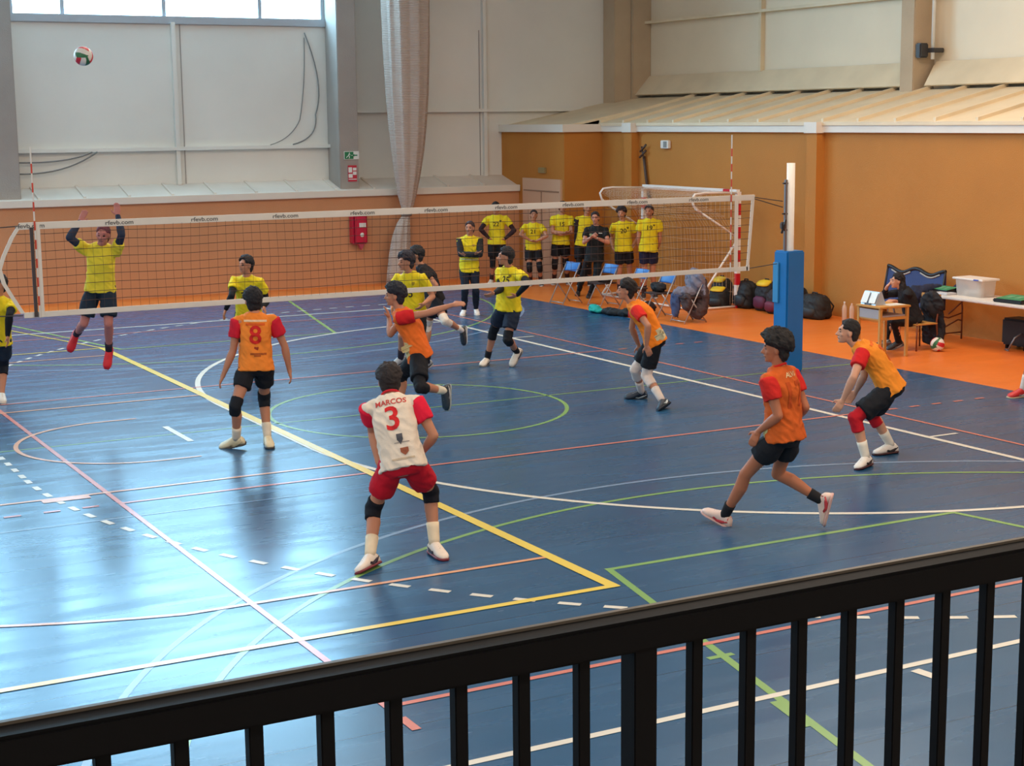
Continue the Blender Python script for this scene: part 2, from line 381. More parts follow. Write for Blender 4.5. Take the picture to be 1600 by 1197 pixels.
# signs on the column
M_green=mat('sign_green',(30,120,76),.5); M_red=mat('sign_red',(196,40,62),.5); M_pw=mat('sign_white',(226,226,220),.5)
s=thing('exit_sign','green and white running man exit sign high on the column','sign',(9.69,14.34,2.74))
bm=bmesh.new(); box(bm,-.17,.17,-.012,.0,-.085,.085); obj('board',bm,M_pw,s)
bm=bmesh.new(); box(bm,-.16,.04,-.016,-.012,-.075,.075); obj('arrow_panel',bm,M_green,s)
bm=bmesh.new(); ball(bm,Vector((-.05,-.018,.045)),Vector((.012,0,0)),Vector((0,.002,0)),Vector((0,0,.014)),8)
tube(bm,[(-.055,-.018,.03),(-.07,-.018,-.005),(-.05,-.018,-.03),(-.06,-.018,-.06)],.008,6); tube(bm,[(-.07,-.018,-.005),(-.1,-.018,-.02),(-.12,-.018,-.05)],.008,6); tube(bm,[(-.08,-.018,.02),(-.055,-.018,.025),(-.03,-.018,.005)],.006,6)
tube(bm,[(.02,-.018,0),(-.01,-.018,0)],.006,6)
obj('running_man',bm,M_pw,s)
bm=bmesh.new(); prism(bm,[(.06,-.016,-.03),(.06,-.016,.03),(.02,-.016,0)],(0,.003,0)); box(bm,.06,.13,-.016,-.013,-.012,.012); obj('arrow',bm,M_green,s)
s=thing('fire_sign','red and white fire equipment sign below the exit sign on the column','sign',(9.70,14.34,2.36))
bm=bmesh.new(); box(bm,-.10,.10,-.012,0,-.17,.17); obj('board',bm,M_red,s)
bm=bmesh.new(); 
for (a,b,c,e) in ((-.09,-.01,.02,.13),(.01,.09,.06,.12),(.01,.09,-.03,.04),(-.09,.0,-.09,-.01),(-.09,.09,-.13,-.115)): box(bm,a,b,-.016,-.012,c,e)
obj('pictograms',bm,M_pw,s)
# extinguisher cabinet
s=thing('fire_extinguisher_cabinet','red fire extinguisher cabinet mounted on the low orange far wall','cabinet',(9.70,14.2,1.18))
bm=bmesh.new(); box(bm,-.17,.17,-.22,0,-.30,.36,.03); obj('case',bm,mat('cabinet_red',(186,22,58),.4),s)
bm=bmesh.new(); box(bm,-.14,.14,-.235,-.215,-.27,.30,.01); obj('door',bm,mat('cabinet_red2',(200,28,64),.35),s)
bm=bmesh.new(); box(bm,-.03,.12,-.245,-.235,.06,.15); obj('label_plate',bm,M_pw,s)
bm=bmesh.new(); ball(bm,Vector((.03,-.24,-.1)),Vector((.045,0,0)),Vector((0,.012,0)),Vector((0,0,.05)),12); obj('badge',bm,M_pw,s)
bm=bmesh.new(); prism(bm,[(-.04,-.2,-.30),(.1,-.2,-.30),(.03,-.2,-.42)],(0,.1,0)); obj('lower_wedge',bm,mat('wedge_pink',(186,70,92),.5),s)
# alarm box and cabling on the right orange wall
s=thing('alarm_box','small white alarm box high on the right orange wall','box',(14.6,9.73,2.92))
bm=bmesh.new(); box(bm,-.07,0,-.14,.14,-.07,.09,.01); obj('case',bm,M_wsteel,s)
bm=bmesh.new(); box(bm,-.075,-.069,-.09,.03,-.05,.07); obj('front_grille',bm,mat('grille_grey',(140,140,136),.5),s)
s=thing('wall_bracket','dark metal bracket with coiled cord on the right orange wall','bracket',(14.6,10.5,2.78))
bm=bmesh.new(); tube(bm,[(-.06,.12,-.0),(-.08,.0,.05),(-.08,-.12,.14)],.022,8); tube(bm,[(-.06,.14,-.12),(-.08,.0,-.06),(-.08,-.12,.02)],.022,8); tube(bm,[(-.06,.07,.1),(-.07,-.02,-.14)],.02,8); obj('clamp',bm,mat('dark_bracket',(70,52,44),.6),s,True)
bm=bmesh.new(); tube(bm,[(-.05,.0,-.1),(-.05,-.08,-.5),(-.05,-.2,-.95)],.03,8); obj('hanging_cord',bm,mat('dark_bracket',(70,52,44),.6),s,True)

# rolled divider curtain hanging in front of the far wall
cx,cy=10.72,13.75
rings=[]; bm=bmesh.new()
prof=[(0.0,.27,-.27),(.25,.26,-.25),(.6,.24,-.22),(1.0,.20,-.18),(1.3,.14,-.12),(1.47,.08,-.05),(1.6,.12,-.03),(1.9,.20,-.02),(2.3,.27,-.0),(2.8,.34,.02),(3.3,.39,.03),(4.0,.44,.04),(5.0,.48,.05),(6.0,.50,.05),(7.4,.5,.05),(CEIL,.5,.05)]
seg=72; R=[]
for (z,r,dx) in prof:
    row=[]
    for i in range(seg):
        t=2*PI*i/seg; k=1+.07*math.sin(9*t+z*.25)+.05*math.sin(5*t+1.3-z*.2)+.025*math.sin(23*t)
        row.append(bm.verts.new((cx+dx+r*k*math.cos(t),cy+r*.62*k*math.sin(t),z+.01)))
    R.append(row)
for k in range(len(R)-1):
    for i in range(seg):
        j=(i+1)%seg; bm.faces.new((R[k][i],R[k][j],R[k+1][j],R[k+1][i]))
bm.faces.new(R[0]); bm.faces.new(R[-1])
M_curt=mat('curtain_mesh_fabric',(190,172,160),.7,var=.05,vscale=6,sheen=.3)
nt=M_curt.node_tree; wv=nt.nodes.new('ShaderNodeTexWave'); wv.wave_type='BANDS'; wv.bands_direction='Z'; wv.inputs['Scale'].default_value=9; tc=nt.nodes.new('ShaderNodeTexCoord')
nt.links.new(tc.outputs['Object'],wv.inputs['Vector']); bp=nt.nodes.new('ShaderNodeBump'); bp.inputs['Strength'].default_value=.5; bp.inputs['Distance'].default_value=.02
nt.links.new(wv.outputs['Fac'],bp.inputs['Height']); nt.links.new(bp.outputs[0],nt.nodes['Principled BSDF'].inputs['Normal'])
s=thing('divider_curtain','tall rolled grey mesh divider curtain tied near the floor','curtain',(0,0,0))
obj('curtain_fabric',bm,M_curt,s,True)
bm=bmesh.new(); tube(bm,[(cx-.05+.1*math.cos(t),cy+.07*math.sin(t),1.47) for t in [k*PI/8 for k in range(17)]],.022,8); obj('tie_strap',bm,mat('strap_grey',(110,96,88),.7),s,True)

# ---------------------------------------------------------------- stand railing in front
s=thing('railing','black metal stand railing with flat top rail across the foreground','railing',(0,-15.2,0))
ZR=2.632
bm=bmesh.new(); box(bm,-6,3,-.03,.025,ZR-.062,ZR-.004,.006); obj('top_rail',bm,M_black,s)
bm=bmesh.new(); box(bm,-6,3,.017,.027,ZR-.006,ZR+.001); obj('rail_edge',bm,mat('brown_edge',(84,76,66),.45,metal=.2),s)  # thin grey-brown strip along the top rail
for k in range(-20,30):
    x=-2.24+k*.1153
    if x<-5 or x>2.4: continue
    w=.0115
    if k==0 or k in (-14,14): w=.023
    bm=bmesh.new(); box(bm,x-w,x+w,-w,w,1.62,ZR-.058,.002); obj('post' if w>.02 else 'baluster',bm,M_black,s)
bm=bmesh.new(); box(bm,-6,3,-.02,.02,1.58,1.62); obj('bottom_rail',bm,M_black,s)
bm=bmesh.new(); box(bm,-8,6,-20.5,-15.1,1.38,1.58); struct('stand_platform',bm,M_conc)
bm=bmesh.new(); box(bm,-8,6,-15.35,-15.1,0,1.38); struct('stand_front',bm,M_conc)
# ---------------------------------------------------------------- volleyball net and posts
M_tape=mat('net_tape_white',(226,220,208),.6,var=.03,vscale=5)
M_cord=mat('net_cord_brown',(74,50,42),.8)
M_ink=mat('tape_lettering',(112,110,108),.6)
net=thing('volleyball_net','white taped volleyball net stretched across the court','net',(0,0,0))
NT,NB=2.43,1.45
bm=bmesh.new(); box(bm,-.16,9.45,-.008,.008,NT-.07,NT+.005,.003); t=obj('top_tape',bm,M_tape,net)
k=-.05; i=0
while k<9.4:
    place_text('lettering','rfevb.com',.062,M_ink,t,(k,-.009,NT-.033),(1,0,0),(0,0,1),(0,-1,0),.002,.0012,1.25); k+=.955
bm=bmesh.new(); box(bm,-.16,9.36,-.006,.006,NB-.03,NB+.03,.003); obj('bottom_tape',bm,M_tape,net)
for x in (.025,9.155):
    bm=bmesh.new(); box(bm,x-.03,x+.03,-.012,-.006,NB-.03,NT-.0,.002); obj('side_band',bm,M_tape,net)
bm=bmesh.new(); box(bm,9.335,9.385,-.006,.006,NB-.03,NB+.05); 
prism(bm,[(9.41,-.005,NT),(9.46,-.005,NT),(9.375,-.005,NB),(9.335,-.005,NB)],(0,.01,0)); obj('end_band',bm,M_tape,net)
pts=[(-.15,0,NT-.02),(-.24,0,2.28),(-.34,0,2.08),(-.385,0,1.95),(-.35,0,1.8),(-.26,0,1.63),(-.17,0,1.47)]
bm=bmesh.new()
for a,b in zip(pts,pts[1:]):
    prism(bm,[(a[0]-.022,-.005,a[2]),(a[0]+.022,-.005,a[2]),(b[0]+.022,-.005,b[2]),(b[0]-.022,-.005,b[2])],(0,.01,0))
obj('end_band',bm,M_tape,net)
bm=bmesh.new()
def strip(bm,a,b,r):
    tube(bm,[a,b],r,4)
nz=9
def sag(x,z): 
    t=(x+.2)/9.6; return .02*math.sin(x*2.1+z*3)*math.sin(PI*max(0,min(1,t)))
for j in range(1,nz+1):
    z=NB+.03+(NT-NB-.10)*j/(nz+.5)
    xe0=-.17-.2*math.sin(PI*(z-NB)/(NT-NB)); xe1=9.36+.08*(z-NB)
    P=[(xe0+(xe1-xe0)*q/24,sag(xe0+(xe1-xe0)*q/24,z),z-.006*math.sin(q*1.7)) for q in range(25)]
    tube(bm,P,.0032,5)
obj('netting',bm,M_cord,net)
bm=bmesh.new()
x=-.3
while x<9.36:
    if x<-.12: z0,z1=1.62,2.2
    else: z0,z1=NB+.02,NT-.06
    if abs(x-9.3)>.01: tube(bm,[(x,sag(x,z0),z0),(x+.015*math.sin(x*3),sag(x,(z0+z1)/2),(z0+z1)/2),(x,sag(x,z1),z1)],.0014,4)
    x+=.1
obj('netting',bm,M_cord,net)
M_ar=mat('antenna_red',(206,72,52),.4)
for x in (-.0,9.06):
    a=None
    bm=bmesh.new(); tube(bm,[(x,-.02,NB-.03),(x,-.02,NT+.8)],.0085,8); a=obj('antenna',bm,M_wsteel,net)
    bm=bmesh.new()
    for q in range(8): tube(bm,[(x,-.02,NB+.0+q*.2+.1),(x,-.02,NB+.1+q*.2+.1)],.0095,8)
    obj('red_stripes',bm,M_ar,a)
bm=bmesh.new(); box(bm,-.055,-.02,-.03,-.01,NB-.02,NT-.05); obj('antenna_sleeve',bm,mat('antenna_pocket',(70,62,62),.7),net)
bm=bmesh.new()
for (a,b) in (((9.45,0,NT-.03),(9.93,0,2.33)),((9.37,0,NB),(9.85,0,1.49)),((9.45,0,NT-.05),(9.93,0,2.25)),((-.15,0,NT-.03),(-.9,0,NT-.06)),((-.17,0,NB),(-.9,0,NB+.02)),((-.38,0,1.95),(-.9,0,1.95))):
    tube(bm,[a,b],.006,6)
obj('tension_rope',bm,mat('rope_dark',(66,58,54),.7),net)
M_pad=mat('post_pad_blue',(22,112,176),.35,var=.04,vscale=3)
def post(x,side,label):
    t=thing('net_post',label,'post',(x,0,0),'volleyball net posts')
    bm=bmesh.new(); tube(bm,[(0,0,0.0),(0,0,2.84)],.056,20); obj('pole',bm,M_wsteel,t,True)
    bm=bmesh.new(); box(bm,-.098,-.062,-.018,.018,1.6,2.62,.004) if side>0 else box(bm,.06,.115,-.025,.025,1.5,2.8,.004); obj('track',bm,M_steel,t)
    bm=bmesh.new()
    for z in (2.57,1.94,2.16): box(bm,min(-.13*side,-.05*side),max(-.13*side,-.05*side),-.015,.015,z-.01,z+.01,.003)
    tube(bm,[(-.1*side,-.03,2.08),(-.13*side,-.05,2.02),(-.14*side,0,1.9)],.016,6)
    obj('hooks',bm,mat('dark_hook',(60,54,52),.4,metal=.5),t)
    bm=bmesh.new(); box(bm,-.12*side-.035,-.12*side+.035,-.035,.035,1.95,2.05,.015); obj('winch',bm,mat('winch_brown',(72,60,56),.5),t)
    bm=bmesh.new(); box(bm,-.15,.15,-.15,.15,.0,1.66,.02); p=obj('post_pad',bm,M_pad,t)
    bm=bmesh.new(); box(bm,-.172,-.15,.02,.14,.95,1.5,.006); obj('pad_flap',bm,mat('pad_flap_blue',(60,140,190),.4),p)
    return t
post(10.06,1,'white net post with a square blue pad at the right end of the net')
post(-1.0,-1,'white padded net post beyond the left end of the net')
M_bw=mat('ball_white',(228,224,216),.45); M_br=mat('ball_red',(204,40,56),.45); M_bg=mat('ball_green',(44,110,72),.45)
def vball(loc,label,rx):
    t=thing('volleyball',label,'ball',loc); bm=bmesh.new(); bmesh.ops.create_icosphere(bm,subdivisions=5,radius=.105)
    for f in bm.faces:
        c=f.calc_center_median().normalized(); c=Matrix.Rotation(rx,3,'X')@Matrix.Rotation(rx*.7,3,'Z')@c
        ax=max(range(3),key=lambda i:abs(c[i])); o=[c[(ax+1)%3]/abs(c[ax]),c[(ax+2)%3]/abs(c[ax])]
        s=int((o[0]+.25*math.sin(o[1]*1.5)+1)*1.5); f.material_index=[(0,1,0),(2,0,1),(1,0,2)][ax][max(0,min(2,s))]
    for v in bm.verts: pass
    o=obj('cover',bm,[M_bw,M_br,M_bg],t,True); return t
vball((.81,.8,4.2),'white red and green volleyball in the air high above the net',.6)
vball((13.08,.3,.105),'white red and green volleyball lying on the orange floor by the desk chair',2.2)

# ---------------------------------------------------------------- handball goal pushed to the right wall
M_goalr=mat('goal_red',(196,26,40),.4); M_goalw=mat('goal_white',(232,222,214),.4)
g=thing('handball_goal','red and white handball goal with netting by the right orange wall','goal',(13.9,0,0))
Y0,Y1,GZ=6.38,9.50,2.12
def striped(bm,x,y,z0,z1,w,faces_red):
    n=10; h=(z1-z0)/n
    for k in range(n): box(bm,x-w,x+w,y-w,y+w,z0+k*h,z0+(k+1)*h,0,(k+1)%2)
for y in (Y0,Y1):
    bm=bmesh.new(); striped(bm,0,y,0,GZ,.04,1); obj('goal_post',bm,[M_goalw,M_goalr],g)
    bm=bmesh.new(); s=1
    pt=[(0,y,GZ-.02),(-.75,y,GZ-.0),(-.95,y,GZ-.02),(-1.02,y,GZ-.1),(-.98,y,GZ-.22),(-.8,y,GZ-.38)]
    tube(bm,pt,.022,8); tube(bm,[(-.95,y,1.85),(-.35,y,1.5),(-.0,y,1.28)],.018,8)
    obj('top_hoop',bm,M_goalw,g,True)
    bm=bmesh.new(); tube(bm,[(0,y,1.25),(-.5,y,.62),(-.98,y,.03)],.02,8); tube(bm,[(0,y,.03),(-1.0,y,.03)],.02,8); obj('side_brace',bm,M_goalw,g,True)
bm=bmesh.new(); n=15
for k in range(n):
    a=Y0+(Y1-Y0)*k/n; b=Y0+(Y1-Y0)*(k+1)/n; box(bm,-.04,.04,a,b,GZ-.04,GZ+.04,0,0 if 1<k<n else k%2)
obj('crossbar',bm,[M_goalw,M_goalr],g)
bm=bmesh.new(); tube(bm,[(-1.0,Y0,.03),(-1.0,Y1,.03)],.02,8); obj('ground_bar',bm,M_goalw,g,True)
bm=bmesh.new()
prof=[(-.02,GZ),(-.5,GZ-.02),(-.9,GZ-.04),(-.95,GZ-.12),(-.6,1.82),(-.14,1.62),(-.08,.9),(-.06,.05)]
def pp(t):
    q=t*(len(prof)-1); i=min(int(q),len(prof)-2); f=q-i; return (prof[i][0]*(1-f)+prof[i+1][0]*f,prof[i][1]*(1-f)+prof[i+1][1]*f)
for k in range(0,29):
    y=Y0+(Y1-Y0)*k/28; tube(bm,[(pp(t/12)[0],y+.03*math.sin(t+k),pp(t/12)[1]) for t in range(13)],.0028,4)
for k in range(1,24):
    x,z=pp(k/24); tube(bm,[(x,Y0+(Y1-Y0)*q/8,z-.05*math.sin(PI*q/8)) for q in range(9)],.0028,4)
for y in (Y0,Y1):
    for k in range(1,10): 
        x=-.1*k; tube(bm,[(x,y,GZ-.02 if k<9 else 1.9),(x,y,1.6+.03*k if k>1 else .05)],.0025,4)
    for k in range(1,15): tube(bm,[(0,y,.14*k),(-.95 if k>12 else -.1,y,.14*k)],.0025,4)
obj('goal_netting',bm,mat('goal_net_cord',(206,176,150),.8),g)

# ---------------------------------------------------------------- bench chairs
M_blue=mat('chair_blue',(36,104,176),.4); M_leg=mat('chair_tube',(178,170,168),.35,metal=.5); M_seat=mat('chair_seat_dark',(66,46,42),.6)
def chair(loc,label,rz=0,first=None):
    if first:
        r=first.copy(); C.objects.link(r); r.location=loc; r.rotation_euler=(0,0,rz); r['label']=label
        for ch in first.children:
            c=ch.copy(); C.objects.link(c); c.parent=r
        return r
    t=thing('folding_chair',label,'chair',loc,'folding chairs of the team bench',rz)
    for y in (-.21,.21):
        bm=bmesh.new(); tube(bm,[(-.22,y,0.01),(.185,y,.76)],.011,8); obj('leg',bm,M_leg,t,True)
        bm=bmesh.new(); tube(bm,[(.24,y*.93,0.01),(-.10,y*.93,.44)],.013,8); obj('leg',bm,M_leg,t,True)
    bm=bmesh.new(); tube(bm,[(-.2,-.21,.04),(-.2,.21,.04)],.01,8); tube(bm,[(.22,-.19,.04),(.22,.19,.04)],.01,8); obj('stretcher',bm,M_leg,t,True)
    bm=bmesh.new(); box(bm,-.22,.17,-.20,.20,.43,.455,.01); obj('seat',bm,M_seat,t)
    bm=bmesh.new()
    rr=[]
    for q in range(9):
        y=-.22+.44*q/8; dx=.03*(1-(2*q/8-1)**2); rr.append((Vector((.155+dx,y,.69)),Vector((.010,0,0)),Vector((.035,0,.085))))
    loft(bm,rr,12,3); obj('backrest',bm,M_blue,t,True)
    return t
ch0=chair((11.9,5.9,0),'blue backed folding chair next to the chair heaped with grey clothes')
chair((11.95,6.82,0),'blue backed folding chair second from the clothes heaped chair',0,ch0)
chair((12.0,7.95,0),'blue backed folding chair third from the clothes heaped chair',.05,ch0)
chair((11.65,8.75,0),'folding chair standing in front of the person in the black polo',.1,ch0)
chair((11.95,5.12,0),'folding chair covered by a heap of grey clothes and a jacket',0,ch0)
def cloth(name,label,cat,blobs,col,loc,wr=.03,ws=7,parent=None,group=None,rough=.85):
    bm=bmesh.new()
    for (c,r) in blobs: ball(bm,Vector(c),Vector((r[0],0,0)),Vector((0,r[1],0)),Vector((0,0,r[2])),14)
    o=baked(name,bm,mat('cloth_%d_%d_%d'%col,col,rough,var=.12,vscale=9),parent,.018,1,wr,ws); o.location=loc
    if label: tag(o,label,cat,group)
    return o
t=thing('clothes_heap','grey blue jackets draped over the end bench chair','clothes',(11.95,5.12,0))
cloth('jacket',None,None,[((.12,0,.72),(.09,.24,.2)),((.0,.06,.52),(.24,.22,.09)),((.18,-.05,.5),(.08,.22,.3)),((.2,.1,.85),(.08,.14,.06))],(116,114,130),(0,0,0),.03,8,t)
cloth('dark_jacket',None,None,[((.2,-.12,.42),(.1,.16,.34)),((.12,-.1,.2),(.16,.15,.15)),((-.12,-.12,.38),(.08,.12,.16))],(70,56,58),(0,0,0),.03,8,t)
cloth('trousers',None,None,[((-.2,.1,.32),(.06,.13,.24)),((-.1,.1,.47),(.16,.16,.05))],(62,74,110),(0,0,0),.02,8,t)
cloth('jacket','black and turquoise jacket dropped on the floor under the bench chairs','clothes',[((0,0,.05),(.22,.30,.06)),((.05,-.35,.06),(.16,.22,.07))],(22,28,34),(11.5,6.75,0))
cloth('towel','turquoise towel lying on the floor in front of the bench chairs','towel',[((0,0,.04),(.15,.2,.05)),((.05,.15,.06),(.1,.15,.06))],(20,158,150),(11.38,7.15,.01))
cloth('bag','small black bag on the seat of a bench chair','bag',[((0,0,.08),(.12,.18,.1)),((0,.08,.12),(.1,.1,.06))],(30,28,32),(11.9,5.95,.455))
cloth('bag','dark bag on the seat of the third bench chair','bag',[((0,0,.05),(.12,.18,.07))],(44,34,34),(12.0,7.93,.455))
cloth('bag','dark bag under the second bench chair','bag',[((0,0,.1),(.12,.2,.12))],(52,34,34),(12.1,6.6,.0))
# ---------------------------------------------------------------- backpacks along the wall
M_strap=mat('bag_strap_black',(18,17,19),.6)
def backpack(loc,sz,label,col,pocket=None,flap=None,rz=0):
    t=thing('backpack',label,'bag',loc,'bags piled along the right wall',rz)
    w,d,h=sz; bm=bmesh.new()
    loft(bm,[(Vector((0,0,h*k)),Vector((d*s,0,0)),Vector((0,w*s2,0))) for k,s,s2 in ((0.01,.42,.44),(.12,.5,.5),(.5,.5,.5),(.8,.42,.46),(.95,.28,.36),(1.0,.12,.2))],18,3)
    baked('bag_body',bm,mat('bag_%d_%d_%d'%col,col,.7,var=.1,vscale=10),t,.02,1,.02,7)
    bm=bmesh.new(); loft(bm,[(Vector((-d*.42,0,h*k)),Vector((d*.18*s,0,0)),Vector((0,w*.36*s,0))) for k,s in ((.1,.7),(.18,1),(.42,1),(.5,.6))],14,3)
    pc=pocket or tuple(int(c*1.2)+4 for c in col)
    obj('front_pocket',bm,mat('pocket_%d_%d_%d'%pc,pc,.6),t,True)
    bm=bmesh.new(); tube(bm,[(0,-w*.12,h*.96),(0,-w*.1,h*1.06),(0,w*.1,h*1.06),(0,w*.12,h*.96)],.012,6); obj('handle',bm,M_strap,t,True)
    bm=bmesh.new(); tube(bm,[(d*.3,-w*.25,h*.9),(d*.62,-w*.3,h*.5),(d*.42,-w*.3,h*.08)],.016,6); tube(bm,[(d*.3,w*.25,h*.9),(d*.62,w*.3,h*.5),(d*.42,w*.3,h*.08)],.016,6); obj('shoulder_straps',bm,M_strap,t,True)
    if flap:
        bm=bmesh.new(); loft(bm,[(Vector((-d*.2,y*w,h*.93)),Vector((d*.3*s,0,.03)),Vector((0,0,h*.09*s))) for y,s in ((-.35,.5),(-.2,1),(.15,1),(.35,.5))],12)
        obj('yellow_flap',bm,mat('bag_flap_yellow',(226,188,30),.6),t,True)
    return t
backpack((14.05,7.05,0),(.42,.34,.50),'black and yellow sports bag, leftmost against the right wall beside the goal',(26,26,24),None,1)
backpack((13.75,6.7,0),(.40,.34,.36),'black sports bag with a yellow lid in front of the leftmost bag',(24,24,26),None,1,.3)
backpack((14.05,6.3,0),(.46,.36,.50),'plain black bulky sports bag near the foot of the goal post',(20,20,24))
backpack((14.1,5.75,0),(.46,.36,.54),'black backpack with yellow top and pink pocket by the right wall',(22,20,26),(84,20,56),1)
backpack((14.0,5.32,0),(.40,.34,.44),'black backpack with a dark red side left of the blue padded post',(36,22,28),(104,22,50))
backpack((14.2,4.95,0),(.30,.26,.50),'black backpack standing behind the blue padded post',(28,24,28))
backpack((14.12,4.42,0),(.62,.42,.42),'black holdall right of the blue padded post by the wall pilaster',(26,26,28))
t=thing('water_bottle','clear plastic water bottle on the floor beside the black holdall','bottle',(14.3,3.85,0))
bm=bmesh.new(); loft(bm,[(Vector((0,0,z)),Vector((r,0,0)),Vector((0,r,0))) for z,r in ((0,.03),(.01,.042),(.1,.04),(.2,.043),(.25,.035),(.29,.014),(.31,.014))],16); obj('bottle_body',bm,mat('clear_plastic',(225,200,180),.15,alpha=.55),t,True)
bm=bmesh.new(); tube(bm,[(0,0,.305),(0,0,.33)],.017,10); obj('cap',bm,M_pw,t)
t=thing('water_bottle','clear bottle standing behind the other bottle at the wall base','bottle',(14.35,3.72,0))
bm=bmesh.new(); loft(bm,[(Vector((0,0,z)),Vector((r,0,0)),Vector((0,r,0))) for z,r in ((0,.03),(.01,.042),(.1,.04),(.2,.043),(.25,.035),(.29,.014),(.31,.014))],16); obj('bottle_body',bm,mat('clear_plastic',(225,200,180),.15,alpha=.55),t,True)

# ---------------------------------------------------------------- scorer desk and chair
M_wood=mat('desk_beech',(202,148,76),.5,var=.06,vscale=8)
dk=thing('school_desk','small beech framed school desk with a grey shelf on the orange floor','desk',(12.12,.42,0))
DX,DY,DH=.25,.23,.75
for x in (-DX,DX):
    for y in (-DY,DY):
        bm=bmesh.new(); box(bm,x-.022,x+.022,y-.022,y+.022,0,DH-.03,.005); obj('leg',bm,M_wood,dk)
bm=bmesh.new(); box(bm,-DX-.04,DX+.04,-DY-.04,DY+.04,DH-.03,DH,.008); obj('desk_top',bm,M_wood,dk)
bm=bmesh.new(); box(bm,-DX,DX,DY-.012,DY+.012,DH-.2,DH-.03); box(bm,-DX,DX,-DY-.012,-DY+.012,DH-.2,DH-.16); box(bm,-DX-.012,-DX+.012,-DY,DY,DH-.2,DH-.16);box(bm,DX-.012,DX+.012,-DY,DY,DH-.2,DH-.16); obj('rail',bm,M_wood,dk)
bm=bmesh.new(); box(bm,-DX+.02,DX-.02,-DY+.02,DY-.02,DH-.16,DH-.14); box(bm,-DX-.015,-DX+.0,-DY+.02,DY-.02,DH-.18,DH-.05); obj('book_shelf',bm,mat('shelf_grey',(176,166,166),.5),dk)
fs=thing('scoreboard','white flip scoreboard standing on the school desk','scoreboard',(12.0,.5,DH))
bm=bmesh.new(); prism(bm,[(-.1,-.16,0),(.1,-.16,0),(.02,-.16,.19),(-.02,-.16,.19)],(0,.32,0)); obj('easel',bm,mat('score_silver',(176,190,204),.35,metal=.2),fs)
bm=bmesh.new()
for a,b in ((-.15,-.02),(.02,.15)): prism(bm,[(-.104,a,.03),(-.104,b,.03),(-.035,b,.18),(-.035,a,.18)],(-.006,0,0))
obj('score_cards',bm,M_pw,fs)
bm=bmesh.new(); prism(bm,[(-.112,-.06,.0),(-.112,.06,.0),(-.095,.06,.05),(-.095,-.06,.05)],(-.004,0,0)); obj('base_panel',bm,mat('score_dark',(46,44,54),.5),fs)
bm=bmesh.new(); box(bm,-.15,.15,-.105,.105,0,.006); o=obj('score_sheet',bm,M_pw); o.location=(12.2,.3,DH+.001); tag(o,'white score sheet lying under the hand on the school desk','paper')
sc=thing('desk_chair','beech and brown school chair under the seated scorer','chair',(13.02,.65,0))
for x in (-.19,.19):
    for y in (-.18,.18):
        bm=bmesh.new(); tube(bm,[(x*1.1,y*1.1,.0),(x,y,.42)] if x<0 else [(x*1.15,y*1.1,0),(x,y,.42),(x+.06,y,.82)],.013,8); obj('leg',bm,mat('chair_brown_tube',(120,62,34),.5),sc,True)
bm=bmesh.new(); box(bm,-.21,.2,-.2,.2,.38,.40,.006); obj('seat',bm,M_wood,sc)
bm=bmesh.new(); box(bm,.225,.245,-.2,.2,.62,.82,.006); obj('backrest',bm,M_wood,sc)
cloth('coat','long black coat hanging over the back of the scorer chair','coat',[((-.02,0,.66),(.09,.25,.2)),((.03,0,.36),(.07,.24,.34)),((.02,.1,.2),(.06,.13,.16)),((.0,-.14,.18),(.06,.08,.16))],(30,28,34),(13.27,.62,0),.03,8)
# ---------------------------------------------------------------- folding table and what stands on it
ft=thing('folding_table','long white folding table along the right orange wall','table',(14.0,-.3,0))
bm=bmesh.new(); box(bm,-.36,.36,-1.85,1.85,.70,.745,.012); obj('table_top',bm,mat('table_white_plastic',(222,214,204),.5),ft)
for y in (1.35,-1.35):
    bm=bmesh.new()
    for x in (-.28,.28): tube(bm,[(x,y,0.012),(x,y,.5),(x*.9,y,.70)],.014,8)
    tube(bm,[(-.28,y,.12),(.28,y,.12)],.012,8); tube(bm,[(-.28,y,.42),(0,y-.0,.36),(.28,y,.42)],.012,8)
    obj('leg_frame',bm,mat('table_leg_brown',(112,70,48),.5),ft,True)
    bm=bmesh.new(); tube(bm,[(0,y,.42),(0,y-math.copysign(.35,y),.69)],.012,8); tube(bm,[(.28,y,.3),(.2,y+.0,.32),(-.1,y+math.copysign(.02,y),.2),(-.28,y,.12)],.012,8); obj('brace',bm,mat('table_leg_brown',(112,70,48),.5),ft,True)
tz=.747
cb=thing('plastic_crate','translucent white lidded plastic crate on the folding table','box',(14.05,.55,tz))
bm=bmesh.new(); loft(bm,[(Vector((0,0,z)),Vector((.17*s,0,0)),Vector((0,.30*s,0))) for z,s in ((0,.9),(.01,.92),(.25,1.0))],24,6); obj('crate_body',bm,mat('milky_plastic',(232,222,214),.3,alpha=.48),cb)
bm=bmesh.new(); box(bm,-.185,.185,-.32,.32,.245,.275,.01); l=obj('lid',bm,mat('crate_lid',(236,228,220),.35),cb)
bm=bmesh.new(); box(bm,-.19,-.184,-.24,-.14,.25,.27); obj('blue_clip',bm,mat('clip_blue',(70,90,180),.4),l)
cloth('crate_contents',None,None,[((0,-.1,.07),(.1,.1,.06)),((0,.12,.05),(.1,.08,.05)),((-.02,.0,.06),(.08,.06,.05))],(214,196,182),(0,0,0),.012,12,cb)
